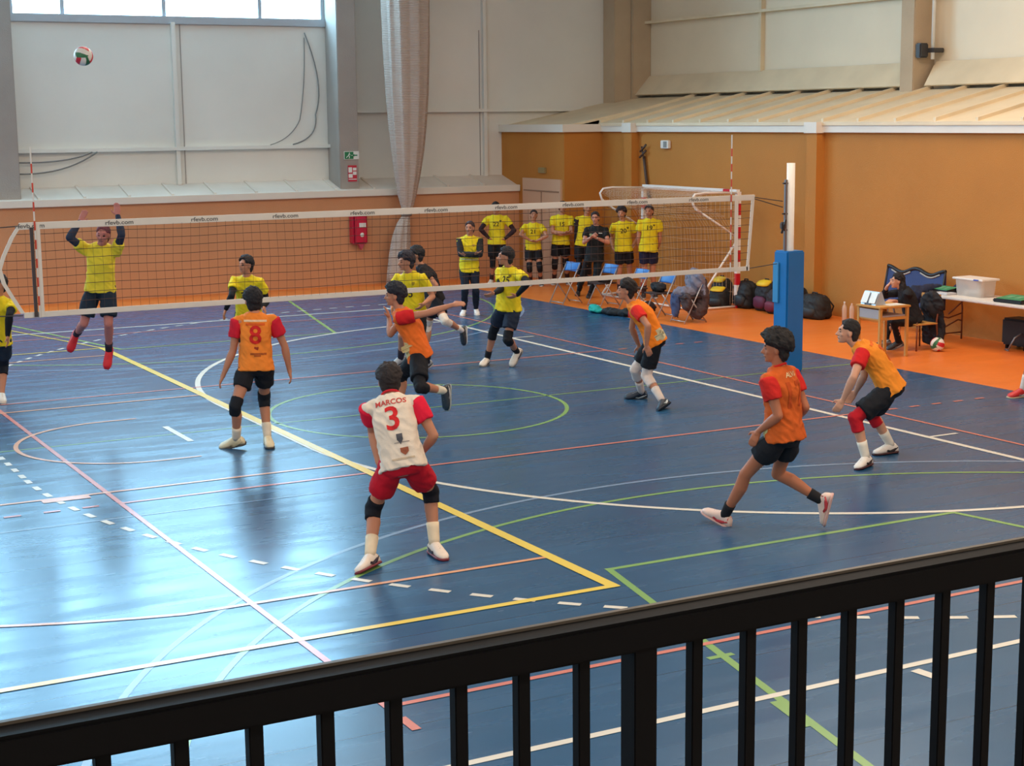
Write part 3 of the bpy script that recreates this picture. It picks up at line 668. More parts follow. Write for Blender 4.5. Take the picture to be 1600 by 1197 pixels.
def clip(loc,label,rz,sx=.17,sy=.24):
    t=thing('score_case',label,'case',loc,None,rz)
    bm=bmesh.new(); box(bm,-sx,sx,-sy,sy,0,.05,.015); obj('case_body',bm,mat('case_black',(24,24,26),.5),t)
    bm=bmesh.new(); prism(bm,[(-sx*.82,-sy*.85,.052),(sx*.8,-sy*.85,.085),(sx*.8,sy*.85,.085),(-sx*.82,sy*.85,.052)],(0,0,.006)); g_=obj('green_board',bm,mat('board_green',(58,140,96),.5),t)
    bm=bmesh.new()
    for a,b in ((-.5,-.1),(.1,.5)): prism(bm,[(-sx*.5,sy*a,.0665),(sx*.3,sy*a,.0825),(sx*.3,sy*b,.0825),(-sx*.5,sy*b,.0665)],(0,0,.003))
    obj('board_marking',bm,mat('board_mark',(96,160,120),.5),g_)
clip((13.9,-.42,tz),'black case with a green tactics board at the right end of the table',.05,.2,.27)
clip((13.98,1.12,tz),'black case with a green board left of the plastic crate',-.1,.13,.2)
bm=bmesh.new(); box(bm,-.1,.1,-.14,.14,0,.03,.004); o=obj('paper_stack',bm,mat('paper_grey',(198,194,196),.6)); o.location=(13.82,.95,tz); tag(o,'small stack of grey papers in front of the plastic crate','paper')
cloth('bag','dark navy bag behind the papers left of the plastic crate','bag',[((0,0,.07),(.1,.14,.08))],(34,28,62),(14.17,.98,tz),.01,9)
cloth('jacket','dark jacket with white piping hanging off the left end of the table','clothes',[((0,.0,.06),(.2,.13,.07)),((-.3,.05,-.05),(.08,.15,.16)),((-.33,.1,-.22),(.06,.10,.14)),((-.15,.02,.04),(.2,.13,.06))],(26,32,58),(13.95,1.37,tz),.02,9)
# blue canvas chair/backstop folded against the wall
bl=thing('blue_canvas_rack','dark blue canvas backstop with wavy black rim behind the scorer','backstop',(14.3,2.1,0))
bm=bmesh.new(); top=[]
N=28
for k in range(N+1):
    y=-.66+1.32*k/N; u=abs((k/N)*2-1); z=.98+.10*math.cos(PI*2*(k/N-.5)) if True else 1; z=1.0+.04*math.cos(4*PI*(k/N-.5)); z=z-.01
    top.append((y,z))
M_bl=mat('canvas_blue',(22,33,94),.55,var=.08,vscale=5)
for (y0,z0),(y1,z1) in zip(top,top[1:]):
    quad(bm,[(-.14,y0,.42),(-.14,y1,.42),(-.02,y1,z1),(-.02,y0,z0)]); quad(bm,[(.0,y1,.42),(.0,y0,.42),(.0,y0,z0),(.0,y1,z1)]); quad(bm,[(-.14,y0,.42),(.0,y0,.42),(.0,y1,.42),(-.14,y1,.42)]); quad(bm,[(-.02,y0,z0),(-.02,y1,z1),(0,y1,z1),(0,y0,z0)])
(y0,z0)=top[0]; quad(bm,[(-.14,y0,.42),(-.02,y0,z0),(0,y0,z0),(0,y0,.42)]); (y0,z0)=top[-1]; quad(bm,[(-.14,y0,.42),(0,y0,.42),(0,y0,z0),(-.02,y0,z0)])
bmesh.ops.remove_doubles(bm,verts=bm.verts,dist=.0005); obj('canvas',bm,M_bl,bl)
bm=bmesh.new(); tube(bm,[(-.02,y,z) for y,z in top],.03,8); tube(bm,[(-.02,top[0][0],top[0][1]),(-.14,top[0][0],.42)],.018,8); tube(bm,[(-.02,top[-1][0],top[-1][1]),(-.14,top[-1][0],.42)],.018,8); obj('rim',bm,mat('rim_black',(18,18,24),.5),bl,True)
bm=bmesh.new()
for c in (-.33,.34): tube(bm,[(-.035,c+.22*q/6,1.0+.04*math.cos(4*PI*((c+.22*q/6+.66)/1.32-.5))-.05) for q in range(-6,7)],.014,6)
obj('white_trim',bm,mat('trim_grey',(170,168,160),.5),bl,True)
for y in (-.55,.55):
    bm=bmesh.new(); tube(bm,[(-.14,y,.01),(-.1,y,.45)],.016,8); obj('leg',bm,M_steel,bl,True)
    bm=bmesh.new(); tube(bm,[(.12,y,.01),(-.02,y,.45)],.016,8); obj('leg',bm,M_steel,bl,True)
# black speaker under the table
sp=thing('speaker_case','black equipment case with a metal stand under the right end of the table','case',(14.3,-.15,0))
bm=bmesh.new(); box(bm,-.18,.18,-.30,.22,.06,.46,.03); obj('case_body',bm,mat('case_black2',(20,20,24),.55),sp)
bm=bmesh.new(); tube(bm,[(-.35,-.1,.015),(-.28,-.16,.2),(-.19,-.2,.26)],.014,8); tube(bm,[(-.36,-.12,.012),(-.3,-.0,.012)],.014,8); obj('stand_foot',bm,M_steel,sp,True)
bm=bmesh.new(); 
for y in (-.22,.14):
    for x in (-.12,.12): box(bm,x-.02,x+.02,y-.02,y+.02,0,.065)
obj('rubber_feet',bm,M_black,sp)
# ---------------------------------------------------------------- where every joint of every person is, metres
# rows: pelvis, neck, head, gaze, chest front, hip front, then left and right shoulder, elbow, wrist, hand direction, hip, knee, ankle, toe
def pose(size, rows):
    names=['pel','neck','head','hf','tf','pf']+[k+S for S in 'LR' for k in ('sh','el','wr','hd','hip','kn','an','to')]
    d={n:tuple(rows[3*i:3*i+3]) for i,n in enumerate(names)}; d['s']=size; return d
P_o8 = pose(1.0, [1.973,-1.225,0.899,2.001,-1.184,1.427,1.995,-1.136,1.573,0.060,0.998,0.000,0.349,0.937,0.000,0.283,0.959,0.000,1.822,-1.123,1.370,1.765,-1.106,1.057,1.660,-1.068,0.798,-0.379,0.190,-0.906,1.886,-1.199,0.879,1.693,-1.319,0.491,1.751,-1.140,0.105,1.656,-1.039,0.030,2.174,-1.255,1.364,2.292,-1.257,1.082,2.344,-1.233,0.818,0.162,-0.043,-0.986,2.059,-1.250,0.879,2.122,-1.026,0.494,2.099,-1.156,0.085,2.061,-1.342,0.030])
P_o3 = pose(1.0, [1.429,-6.154,0.803,1.430,-5.954,1.294,1.460,-5.857,1.406,0.345,0.928,-0.139,0.536,0.844,0.000,0.551,0.835,0.000,1.268,-5.884,1.213,1.369,-5.712,0.990,1.350,-5.854,0.767,0.364,-0.335,-0.869,1.354,-6.104,0.783,1.281,-5.887,0.396,1.133,-6.144,0.085,0.985,-6.263,0.030,1.591,-6.069,1.263,1.686,-6.189,1.005,1.688,-5.980,0.842,-0.571,0.503,-0.649,1.504,-6.204,0.783,1.758,-5.963,0.500,1.730,-6.074,0.085,1.721,-6.264,0.030])
P_orun = pose(1.0, [3.887,-1.231,0.867,3.712,-1.136,1.358,3.664,-1.111,1.524,-0.880,0.476,0.000,-0.784,0.621,0.000,-0.880,0.476,0.000,3.617,-1.296,1.294,3.902,-1.445,1.354,4.169,-1.520,1.431,0.887,-0.424,0.182,3.844,-1.310,0.847,3.707,-1.627,0.559,4.089,-1.454,0.463,4.105,-1.463,0.274,3.846,-0.998,1.310,3.647,-1.006,1.085,3.725,-0.802,1.236,-0.088,0.280,0.956,3.930,-1.152,0.847,3.870,-0.805,0.567,3.721,-1.005,0.217,3.567,-0.922,0.142])
P_or1 = pose(0.97, [7.042,-1.237,0.797,6.822,-1.118,1.246,6.740,-1.073,1.395,-0.876,0.474,0.087,-0.835,0.551,0.000,-0.835,0.551,0.000,6.749,-1.285,1.190,6.770,-1.517,1.016,6.795,-1.444,0.770,0.333,-0.101,-0.938,6.994,-1.310,0.777,6.959,-1.194,0.357,6.986,-1.509,0.085,6.849,-1.632,0.030,6.945,-0.978,1.200,6.928,-0.914,0.916,7.042,-0.896,0.686,0.216,-0.044,-0.975,7.090,-1.164,0.777,6.918,-1.004,0.409,7.120,-0.836,0.085,6.959,-0.746,0.030])
P_or2 = pose(1.0, [7.178,-5.288,0.779,6.910,-5.121,1.205,6.812,-5.068,1.328,-0.859,0.504,0.087,-0.726,0.687,0.000,-0.761,0.648,0.000,6.818,-5.282,1.144,6.625,-5.386,0.939,6.590,-5.277,0.700,-0.408,0.300,-0.862,7.119,-5.356,0.759,6.770,-5.248,0.496,6.886,-5.297,0.085,6.713,-5.376,0.030,7.063,-4.997,1.169,7.047,-5.053,0.875,7.093,-4.878,0.680,-0.431,0.418,-0.799,7.236,-5.219,0.759,7.277,-4.911,0.434,7.526,-4.942,0.085,7.337,-4.930,0.030])
P_o2 = pose(1.0, [4.495,-7.026,0.876,4.464,-6.982,1.403,4.440,-6.969,1.573,-0.784,0.621,0.000,-0.368,0.930,0.000,-0.368,0.930,0.000,4.293,-7.057,1.340,4.334,-7.153,1.059,4.292,-6.946,0.899,-0.296,0.329,-0.897,4.411,-7.059,0.856,4.321,-6.736,0.491,4.289,-6.493,0.085,4.224,-6.314,0.100,4.642,-6.918,1.346,4.704,-7.032,1.076,4.775,-6.821,0.933,-0.603,0.573,-0.556,4.578,-6.993,0.856,4.633,-6.772,0.467,4.906,-7.028,0.255,4.939,-7.010,0.068])
P_y1 = pose(0.93, [0.907,0.962,1.614,0.920,0.887,2.087,0.919,0.774,2.210,-0.474,-0.876,-0.087,-0.476,-0.880,0.000,-0.476,-0.880,0.000,1.072,0.814,2.020,1.090,0.619,2.219,1.091,0.749,2.429,-0.001,0.126,0.992,0.981,0.922,1.594,0.941,0.818,1.190,0.983,1.035,0.857,0.945,1.007,0.687,0.764,0.978,2.044,0.561,0.861,2.196,0.712,0.954,2.368,0.490,-0.095,0.867,0.834,1.002,1.594,0.702,0.999,1.196,0.694,1.362,1.029,0.620,1.353,0.869])
P_y2 = pose(1.0, [0.136,3.249,0.795,0.171,3.185,1.321,0.192,3.163,1.482,-0.621,-0.784,0.000,-0.397,-0.918,0.000,-0.476,-0.880,0.000,0.339,3.119,1.247,0.239,2.859,1.136,0.217,2.922,0.879,-0.013,0.051,-0.999,0.215,3.206,0.775,0.253,3.497,0.435,0.166,3.263,0.085,0.137,3.075,0.030,-0.006,3.266,1.275,0.033,3.381,1.001,-0.017,3.162,0.861,0.019,-0.244,-0.970,0.057,3.291,0.775,0.102,3.585,0.437,0.026,3.350,0.085,-0.019,3.165,0.030])
P_y3 = pose(1.0, [3.740,4.072,0.819,3.700,3.957,1.318,3.680,3.934,1.491,-0.913,-0.399,0.087,-0.551,-0.835,-0.000,-0.476,-0.880,0.000,3.862,3.869,1.253,3.966,3.928,0.977,3.837,3.701,0.931,0.116,-0.371,-0.922,3.819,4.029,0.799,3.736,3.849,0.396,3.844,4.126,0.085,3.795,3.942,0.030,3.547,4.073,1.268,3.434,3.858,1.091,3.400,4.028,0.891,-0.258,0.276,-0.926,3.660,4.115,0.799,3.723,4.391,0.450,3.653,4.176,0.085,3.577,4.001,0.030])
P_y4 = pose(1.0, [5.668,2.724,0.843,5.606,2.690,1.369,5.546,2.677,1.532,-0.998,-0.063,0.000,-0.748,-0.664,-0.000,-0.852,-0.524,-0.000,5.737,2.553,1.313,5.880,2.535,1.050,5.675,2.380,0.985,-0.737,0.141,-0.661,5.715,2.647,0.823,5.646,2.508,0.401,5.872,2.728,0.109,5.772,2.739,0.030,5.489,2.835,1.305,5.391,2.921,1.035,5.330,2.680,0.943,-0.137,-0.199,-0.970,5.621,2.800,0.823,5.396,2.534,0.539,5.479,2.770,0.190,5.340,2.803,0.065])
P_y5 = pose(0.98, [6.557,3.890,0.853,6.391,3.980,1.337,6.327,4.014,1.489,-0.949,0.316,0.000,-0.949,0.316,-0.000,-0.918,0.397,-0.000,6.349,3.796,1.290,6.455,3.618,1.082,6.391,3.696,0.843,-0.443,0.278,-0.852,6.522,3.809,0.833,6.516,3.458,0.566,6.864,3.610,0.384,6.882,3.595,0.199,6.471,4.143,1.275,6.383,4.047,1.011,6.400,4.202,0.804,-0.365,0.350,-0.863,6.592,3.971,0.833,6.554,4.142,0.428,6.462,4.055,0.027,6.314,4.131,0.030])
P_y6 = pose(1.0, [6.897,2.223,0.880,6.903,2.190,1.409,6.843,2.188,1.572,-0.936,0.348,0.052,-0.942,-0.335,-0.000,-0.894,-0.448,-0.000,6.965,2.016,1.341,6.945,1.730,1.254,6.865,1.903,1.071,-0.761,0.530,-0.373,6.937,2.142,0.860,6.792,2.070,0.440,7.073,2.302,0.213,6.989,2.307,0.043,6.839,2.370,1.357,6.767,2.180,1.137,6.570,2.006,1.106,-0.921,0.220,-0.322,6.857,2.303,0.860,6.835,2.563,0.493,6.796,2.692,0.085,6.650,2.570,0.030])
P_c1 = pose(0.97, [9.294,8.132,0.875,9.309,8.124,1.389,9.298,8.096,1.551,-0.687,-0.726,0.035,-0.506,-0.862,-0.000,-0.506,-0.862,-0.000,9.465,8.032,1.327,9.384,7.874,1.097,9.137,7.944,1.090,-0.875,0.416,0.249,9.369,8.088,0.855,9.319,7.944,0.446,9.419,8.127,0.085,9.353,7.955,0.030,9.150,8.217,1.335,9.094,8.049,1.105,9.253,7.847,1.114,0.804,-0.541,0.249,9.219,8.176,0.855,9.138,7.997,0.465,9.191,8.160,0.085,9.081,8.012,0.030])
P_s1 = pose(1.0, [12.131,12.427,0.924,12.136,12.424,1.454,12.114,12.420,1.625,-0.594,-0.805,0.000,-0.551,-0.835,-0.000,-0.551,-0.835,-0.000,12.292,12.321,1.393,12.442,12.211,1.158,12.247,12.273,0.989,-0.757,0.372,-0.537,12.206,12.378,0.904,12.213,12.389,0.455,12.357,12.556,0.085,12.280,12.382,0.030,11.979,12.528,1.396,11.768,12.456,1.195,11.952,12.433,1.006,0.727,-0.326,-0.604,12.056,12.477,0.904,12.068,12.496,0.455,12.142,12.702,0.085,12.021,12.556,0.030])
P_s2 = pose(0.92, [12.701,11.878,0.812,12.705,11.876,1.300,12.708,11.852,1.474,-0.475,-0.878,0.052,-0.476,-0.880,0.000,-0.476,-0.880,0.000,12.856,11.794,1.244,12.868,11.590,1.058,12.663,11.671,0.954,-0.888,0.451,-0.092,12.774,11.839,0.792,12.747,11.686,0.408,12.877,11.874,0.085,12.807,11.714,0.030,12.552,11.959,1.245,12.369,11.814,1.097,12.558,11.728,0.969,0.860,-0.450,-0.242,12.628,11.917,0.792,12.563,11.799,0.401,12.699,11.996,0.085,12.602,11.850,0.030])
P_s3 = pose(1.0, [13.249,11.668,0.919,13.272,11.656,1.449,13.274,11.632,1.636,-0.397,-0.917,0.035,-0.476,-0.880,0.000,-0.476,-0.880,0.000,13.435,11.568,1.382,13.369,11.439,1.120,13.113,11.492,1.078,-0.888,0.404,0.220,13.328,11.625,0.899,13.408,11.741,0.463,13.552,11.906,0.085,13.468,11.736,0.030,13.104,11.747,1.395,13.029,11.624,1.132,13.191,11.415,1.119,0.813,-0.548,0.197,13.170,11.711,0.899,13.147,11.747,0.451,13.247,11.949,0.085,13.136,11.795,0.030])
P_s4 = pose(1.0, [13.577,11.289,0.901,13.627,11.263,1.428,13.641,11.232,1.614,-0.316,-0.948,0.035,-0.397,-0.918,0.000,-0.476,-0.880,0.000,13.794,11.191,1.354,13.811,11.204,1.055,13.691,11.114,0.836,-0.207,-0.026,-0.978,13.657,11.247,0.881,13.651,11.204,0.433,13.793,11.413,0.085,13.703,11.246,0.030,13.449,11.340,1.382,13.462,11.356,1.075,13.423,11.339,0.807,-0.111,0.027,-0.993,13.498,11.332,0.881,13.428,11.223,0.450,13.557,11.412,0.085,13.443,11.260,0.030])
P_c2 = pose(0.97, [12.573,9.199,0.868,12.603,9.183,1.381,12.566,9.169,1.556,-0.648,-0.761,-0.035,-0.621,-0.784,-0.000,-0.621,-0.784,-0.000,12.742,9.072,1.315,12.682,8.885,1.100,12.446,8.927,1.193,-0.797,0.353,0.489,12.642,9.145,0.848,12.556,9.122,0.421,12.567,9.368,0.085,12.447,9.229,0.030,12.457,9.298,1.331,12.324,9.189,1.097,12.370,8.968,1.218,0.657,-0.541,0.525,12.505,9.253,0.848,12.496,9.505,0.436,12.562,9.798,0.085,12.449,9.652,0.030])
P_s5 = pose(0.95, [13.160,9.074,0.949,13.141,9.084,1.452,13.108,9.079,1.627,-0.686,-0.725,0.052,-0.476,-0.880,0.000,-0.476,-0.880,0.000,13.300,8.998,1.400,13.432,8.989,1.148,13.257,8.965,0.969,-0.706,0.270,-0.655,13.235,9.033,0.929,13.325,9.116,0.505,13.359,9.120,0.085,13.280,8.957,0.030,12.986,9.168,1.389,13.025,9.343,1.168,13.003,9.216,0.952,0.289,-0.288,-0.913,13.084,9.115,0.929,13.104,9.143,0.489,13.171,9.246,0.085,13.061,9.103,0.030])
P_s6 = pose(0.98, [13.374,8.524,1.001,13.390,8.516,1.520,13.368,8.505,1.681,-0.747,-0.663,0.035,-0.551,-0.835,-0.000,-0.551,-0.835,-0.000,13.542,8.415,1.457,13.573,8.434,1.165,13.589,8.545,0.931,-0.674,0.482,-0.559,13.448,8.476,0.981,13.489,8.550,0.510,13.615,8.666,0.085,13.526,8.502,0.030,13.235,8.618,1.466,13.204,8.615,1.173,13.295,8.704,0.947,0.647,-0.220,-0.730,13.301,8.573,0.981,13.323,8.585,0.515,13.376,8.687,0.085,13.260,8.541,0.030])
P_ref = pose(0.92, [12.959,0.697,0.454,12.821,0.772,0.898,12.734,0.819,1.014,-0.894,0.444,0.052,-0.918,0.397,-0.000,-0.918,0.397,-0.000,12.767,0.605,0.849,12.844,0.810,0.681,12.617,0.746,0.740,-0.945,0.322,-0.049,12.926,0.621,0.434,12.512,0.599,0.436,12.705,0.720,0.113,12.578,0.786,0.030,12.907,0.921,0.843,12.747,1.133,0.768,12.670,0.967,0.928,0.441,-0.456,0.773,12.992,0.773,0.434,12.929,1.178,0.376,12.707,1.004,0.099,12.579,1.069,0.030])
P_rr = pose(1.0, [11.194,-3.495,0.837,11.297,-3.551,1.343,11.237,-3.518,1.499,-0.880,0.476,0.000,-0.880,0.476,0.000,-0.880,0.476,0.000,11.196,-3.710,1.285,11.336,-3.652,1.026,11.177,-3.713,0.824,-0.334,0.049,-0.941,11.151,-3.574,0.817,11.248,-3.262,0.508,11.196,-3.204,0.085,11.008,-3.178,0.030,11.375,-3.379,1.285,11.545,-3.356,1.039,11.417,-3.388,0.809,-0.302,0.074,-0.951,11.237,-3.416,0.817,11.104,-3.702,0.496,11.225,-3.661,0.085,11.036,-3.646,0.030])
# ---------------------------------------------------------------- people
V3=Vector
def cloth_mat(c): return mat('fabric_%d_%d_%d'%c,c,.8,var=.06,vscale=14,bump=.15,bscale=90,spec=.25)
def rubber(c): return mat('shoe_%d_%d_%d'%c,c,.5,var=.05,vscale=20)
def skin_mat(c): return mat('skin_%d_%d_%d'%c,c,.55,var=.05,vscale=9,spec=.35)
M_eye=mat('eye_dark',(34,24,22),.3); M_eyew=mat('eye_white',(205,196,188),.3)
def lip(c): return mat('lips_%d_%d_%d'%c,c,.5)
def orth(v,n): return (v-n*v.dot(n)).normalized()
def lerp(a,b,t): return a*(1-t)+b*t
YEL=(226,202,34); BLK=(26,28,34); NAVY=(24,30,46); RED=(206,34,44); ORA=(230,120,36)
def person(Pq,label,group=None,skin=(186,128,100),hair=(24,22,28),hairT=.024,fringe=0,longhair=False,
           shirt=YEL,sleeve=None,sleeve_len=.55,hem=-.10,shorts=BLK,short_len=.62,short_r=.108,pants=False,tights=False,
           pads=None,pad_r=1.0,socks=None,sock_h=.4,shoe=(220,216,206),sole=(200,196,190),shoe2=None,armsl=None,armsl_from=.3,
           texts=(),patches=(),vox=.009,extra=None,collar=None,glow=None,curl=.35,panel=None):
    J={k:V3(v) for k,v in Pq.items() if k!='s'}; s=Pq['s']
    base=V3((J['pel'].x,J['pel'].y,0)); zmin=min(J['anL'].z,J['anR'].z)
    root=thing('person',label,'person',base,group)
    for k in J:
        if k not in('hf','tf','pf','hdL','hdR'): J[k]=J[k]-base
    P,N,H=J['pel'],J['neck'],J['head']; up=(N-P).normalized(); TL=(N-P).length
    a=orth(J['shR']-J['shL'],up); b=orth(J['hipR']-J['hipL'],up); f=up.cross(a).normalized(); 
    if f.dot(J['tf'])<0: f=-f
    fp=up.cross(b).normalized()
    if fp.dot(J['pf'])<0: fp=-fp
    lean=math.acos(max(-1,min(1,up.z)))
    def spine(t):
        c=P+(N-P)*t
        bend=.035*s*math.sin(PI*max(0,min(1,t)))*(1 if lean>.35 else .25)
        return c-lerp(fp,f,max(0,min(1,t))).normalized()*bend
    def trings(lst,k=0,kz=0):
        R=[]
        for t,w,d in lst:
            tt=max(0,min(1,t)); r=orth(lerp(b,a,tt),up); ff=orth(lerp(fp,f,tt),up)
            R.append((spine(t),r*(w*s+k),ff*(d*s+k)))
        return R
    TR=[(-.20,.085,.07),(-.12,.135,.10),(0,.158,.112),(.12,.155,.108),(.3,.138,.095),(.45,.142,.10),(.62,.150,.110),(.78,.154,.106),(.9,.138,.086),(.97,.10,.07),(1.02,.062,.06)]
    bm=bmesh.new(); loft(bm,trings(TR),24,2.4)
    # neck and head
    Fh=J['hf'].normalized(); hu=orth(V3((0,0,1))*.65+(H-N).normalized()*.35,Fh); rh=Fh.cross(hu).normalized()
    def hp(x,y,z): return H+rh*x*s+Fh*y*s+hu*z*s
    tube(bm,[N-up*.05*s,lerp(N,hp(0,-.02,-.07),.5),hp(0,-.015,-.04)],[.068*s,.056*s,.056*s],16)
    ball(bm,hp(0,-.012,.028),rh*.076*s,Fh*.094*s,hu*.092*s,18)
    loft(bm,[(hp(0,y,z),rh*w*s,Fh*d*s) for z,y,w,d in ((.055,.03,.062,.062),(.02,.028,.064,.065),(-.02,.026,.060,.066),(-.055,.030,.050,.060),(-.085,.040,.036,.045),(-.103,.052,.022,.026))],18,2.3)
    tube(bm,[hp(0,.088,.022),hp(0,.106,-.012),hp(0,.112,-.022)],[.009*s,.012*s,.014*s],10,True)
    tube(bm,[hp(-.014,.098,-.026),hp(.014,.098,-.026)],.009*s,8,True)
    tube(bm,[hp(-.02,.090,-.054),hp(0,.096,-.053),hp(.02,.090,-.054)],.007*s,8,True)
    tube(bm,[hp(-.038,.084,.036),hp(0,.092,.034),hp(.038,.084,.036)],.009*s,8,True)
    ball(bm,hp(0,.078,-.092),rh*.018*s,Fh*.014*s,hu*.014*s,10)
    for q in (-1,1):
        ball(bm,hp(.077*q,-.008,-.005),rh*.011*s,Fh*.02*s,hu*.032*s,10)
        ball(bm,hp(.04*q,.065,-.018),rh*.02*s,Fh*.018*s,hu*.018*s,10)
    # arms, hands, legs, feet
    for S,sg in (('L',-1),('R',1)):
        sh,el,wr,hd=J['sh'+S],J['el'+S],J['wr'+S],J['hd'+S].normalized()
        tube(bm,[N+up*.01*s+a*sg*.02*s,N-up*.02*s+a*sg*.07*s,lerp(N,sh,.72)],[.042*s,.040*s,.042*s],12,True)
        tube(bm,[N-up*.07*s+a*sg*.06*s,sh,lerp(sh,el,.2),lerp(sh,el,.5),lerp(sh,el,.85),el],[.05*s,.058*s,.052*s,.047*s,.040*s,.039*s],14,True)
        tube(bm,[lerp(el,sh,.06),el,lerp(el,wr,.2),lerp(el,wr,.45),lerp(el,wr,.8),wr,wr+hd*.02],[.038*s,.040*s,.044*s,.040*s,.030*s,.026*s,.026*s],14,True)
        body_c=spine(.3); inw=orth(body_c-wr,hd); thumb=orth(f*1.0+up*.35,hd)
        if hd.z>.5: thumb=orth(-a*sg,hd); inw=f
        pn=hd.cross(thumb).normalized()
        if pn.dot(inw)<0: pn=-pn
        sd=thumb; k=s
        loft(bm,[(wr+hd*x*k,sd*w*k,pn*d*k) for x,w,d in ((-.01,.024,.019),(.02,.032,.017),(.055,.041,.016),(.085,.042,.014),(.095,.038,.011))],14,2.6)
        for i,(o,L) in enumerate(((.031,.070),(.0105,.080),(-.0105,.074),(-.031,.058))):
            p0=wr+hd*.08*k+sd*o*k; ang=0; dirn=hd; pts=[p0]; 
            for seg_ in range(3):
                ang+=curl*(.7+.15*i) if seg_ else curl*.5
                dirn=(hd*math.cos(ang)+pn*math.sin(ang)+sd*(o*1.6)*(1-seg_*.4)).normalized(); pts.append(pts[-1]+dirn*L*k*(.44,.32,.24)[seg_])
            tube(bm,pts,[.0098*k,.0095*k,.0088*k,.0078*k],8,True)
        t0=wr+hd*.022*k+sd*.026*k; t1=t0+(hd*.55+sd*.8+pn*.25).normalized()*.042*k; t2=t1+(hd*.85+sd*.35+pn*.3).normalized()*.034*k
        tube(bm,[t0,t1,t2],[.014*k,.0115*k,.009*k],8,True)
        hip,kn,an,to=J['hip'+S],J['kn'+S],J['an'+S],J['to'+S]
        tube(bm,[hip+up*.03*s,lerp(hip,kn,.12),lerp(hip,kn,.4),lerp(hip,kn,.75),kn],[.085*s,.088*s,.076*s,.060*s,.055*s],16,True)
        bk=orth(-(to-an),(an-kn).normalized()) 
        tube(bm,[lerp(kn,hip,.05),kn,lerp(kn,an,.28)+bk*.016*s,lerp(kn,an,.5)+bk*.010*s,lerp(kn,an,.8),an],[.053*s,.053*s,.057*s,.050*s,.036*s,.034*s],16,True)
        tube(bm,[an,lerp(an,to,.4)],[.033*s,.020*s],10,True)
    sk=skin_mat(skin); lp=lip(tuple(int(c*.78) for c in skin))
    br=mat('hair_%d_%d_%d'%hair,hair,.75,bump=.5,bscale=160)
    def mf(c):
        d=c-H; x,y,z=d.dot(rh)/s,d.dot(Fh)/s,d.dot(hu)/s
        if y<.06: return 0
        if .004<z<.016 and .020<abs(x)<.044: return 2
        if .031<z<.040 and .018<abs(x)<.046 and y>.07: return 3
        if -.062<z<-.046 and abs(x)<.026: return 1
        return 0
    body=baked('body',bm,[sk,lp,M_eye,br],root,vox*s if vox<.0085 else vox,3,matf=mf)
    # hair
    bm=bmesh.new(); n1,n2=34,44; rows=[]
    sc=V3((.076,.094,.092))
    for i in range(n1+1):
        th=PI*i/n1; row=[]
        for j in range(n2):
            ph=2*PI*j/n2; d=V3((math.sin(th)*math.cos(ph),math.sin(th)*math.sin(ph),math.cos(th)))
            h=.06+(.50-fringe)*d.y if d.y>0 else .06+.62*d.y
            if abs(d.x)>.55 and d.y>-.2: h=min(h,.1-(.28 if d.y<.25 else .1))
            c=max(0,min(1,(d.z-h+.04)/.30)); c=c*c*(3-2*c)
            nz=noise.noise(d*7+base*3)*.5+noise.noise(d*19+base)*.35
            T=c*(hairT*(1+.45*max(0,d.z)+ (.35*max(0,d.y) if fringe else 0))*(1+.55*nz))-(1-c)*.03
            q=V3((d.x*(sc.x+T),d.y*(sc.y+T),d.z*(sc.z+T*1.1)))
            row.append(bm.verts.new(hp(q.x,q.y-.012,q.z+.028)))
        rows.append(row)
    for i in range(n1):
        for j in range(n2):
            k=(j+1)%n2
            try: bm.faces.new((rows[i][j],rows[i][k],rows[i+1][k],rows[i+1][j]))
            except ValueError: pass
    napez=-.092 if not longhair else -.10
    loft(bm,[(hp(0,y,z),rh*(w+.4*(hairT-.02))*s,Fh*d*s) for z,y,w,d in ((.07,-.04,.074,.062),(.03,-.050,.084,.062),(-.01,-.056,.084,.056),(-.045,-.060,.075,.046),(-.075,-.060,.062,.034),(napez,-.058,.048,.024))],18)
    if longhair:
        loft(bm,[(hp(0,y,z),rh*w*s,Fh*d*s) for z,y,w,d in ((.08,-.05,.075,.06),(.0,-.07,.088,.062),(-.08,-.085,.115,.07),(-.17,-.10,.125,.065),(-.27,-.115,.115,.055),(-.38,-.125,.07,.035))],18)
    bmesh.ops.remove_doubles(bm,verts=bm.verts,dist=.0004)
    baked('hair',bm,br,root,.0075,1,.004+.16*max(0,hairT-.012),26)
    # shirt
    sm=cloth_mat(shirt); bm=bmesh.new()
    k=.020*s
    loft(bm,trings([(hem,.182,.142),(hem+.04,.178,.138),(.10,.164,.124),(.3,.154,.115),(.45,.148,.112),(.62,.152,.118),(.78,.154,.112),(.9,.140,.092),(.97,.120,.082),(1.02,.086,.072),(1.05,.066,.062)],k*.8),28,2.5)
    def sleeves(bm,frm,L,r0,r1,only=None):
        for S,sg in (('L',-1),('R',1)):
            if only and S!=only: continue
            sh,el,wr=J['sh'+S],J['el'+S],J['wr'+S]
            st=[N-up*.075*s+a*sg*.075*s,sh] if frm==0 else [lerp(sh,el,frm),lerp(sh,el,frm+.05)]
            if L<=1: pts=st+[lerp(sh,el,max(frm+.1,L*.5)),lerp(sh,el,L)]; rr=[.058*s,r0*s,lerp(r0,r1,.5)*s,r1*s]
            else: pts=st+[lerp(sh,el,.55),el,lerp(el,wr,.3),lerp(el,wr,L-1)]; rr=[.06*s,r0*s,.062*s,.056*s,.054*s,.042*s]
            tube(bm,pts,rr,16)
            if L>1: ball(bm,el,V3((.056*s,0,0)),V3((0,.056*s,0)),V3((0,0,.056*s)),12)
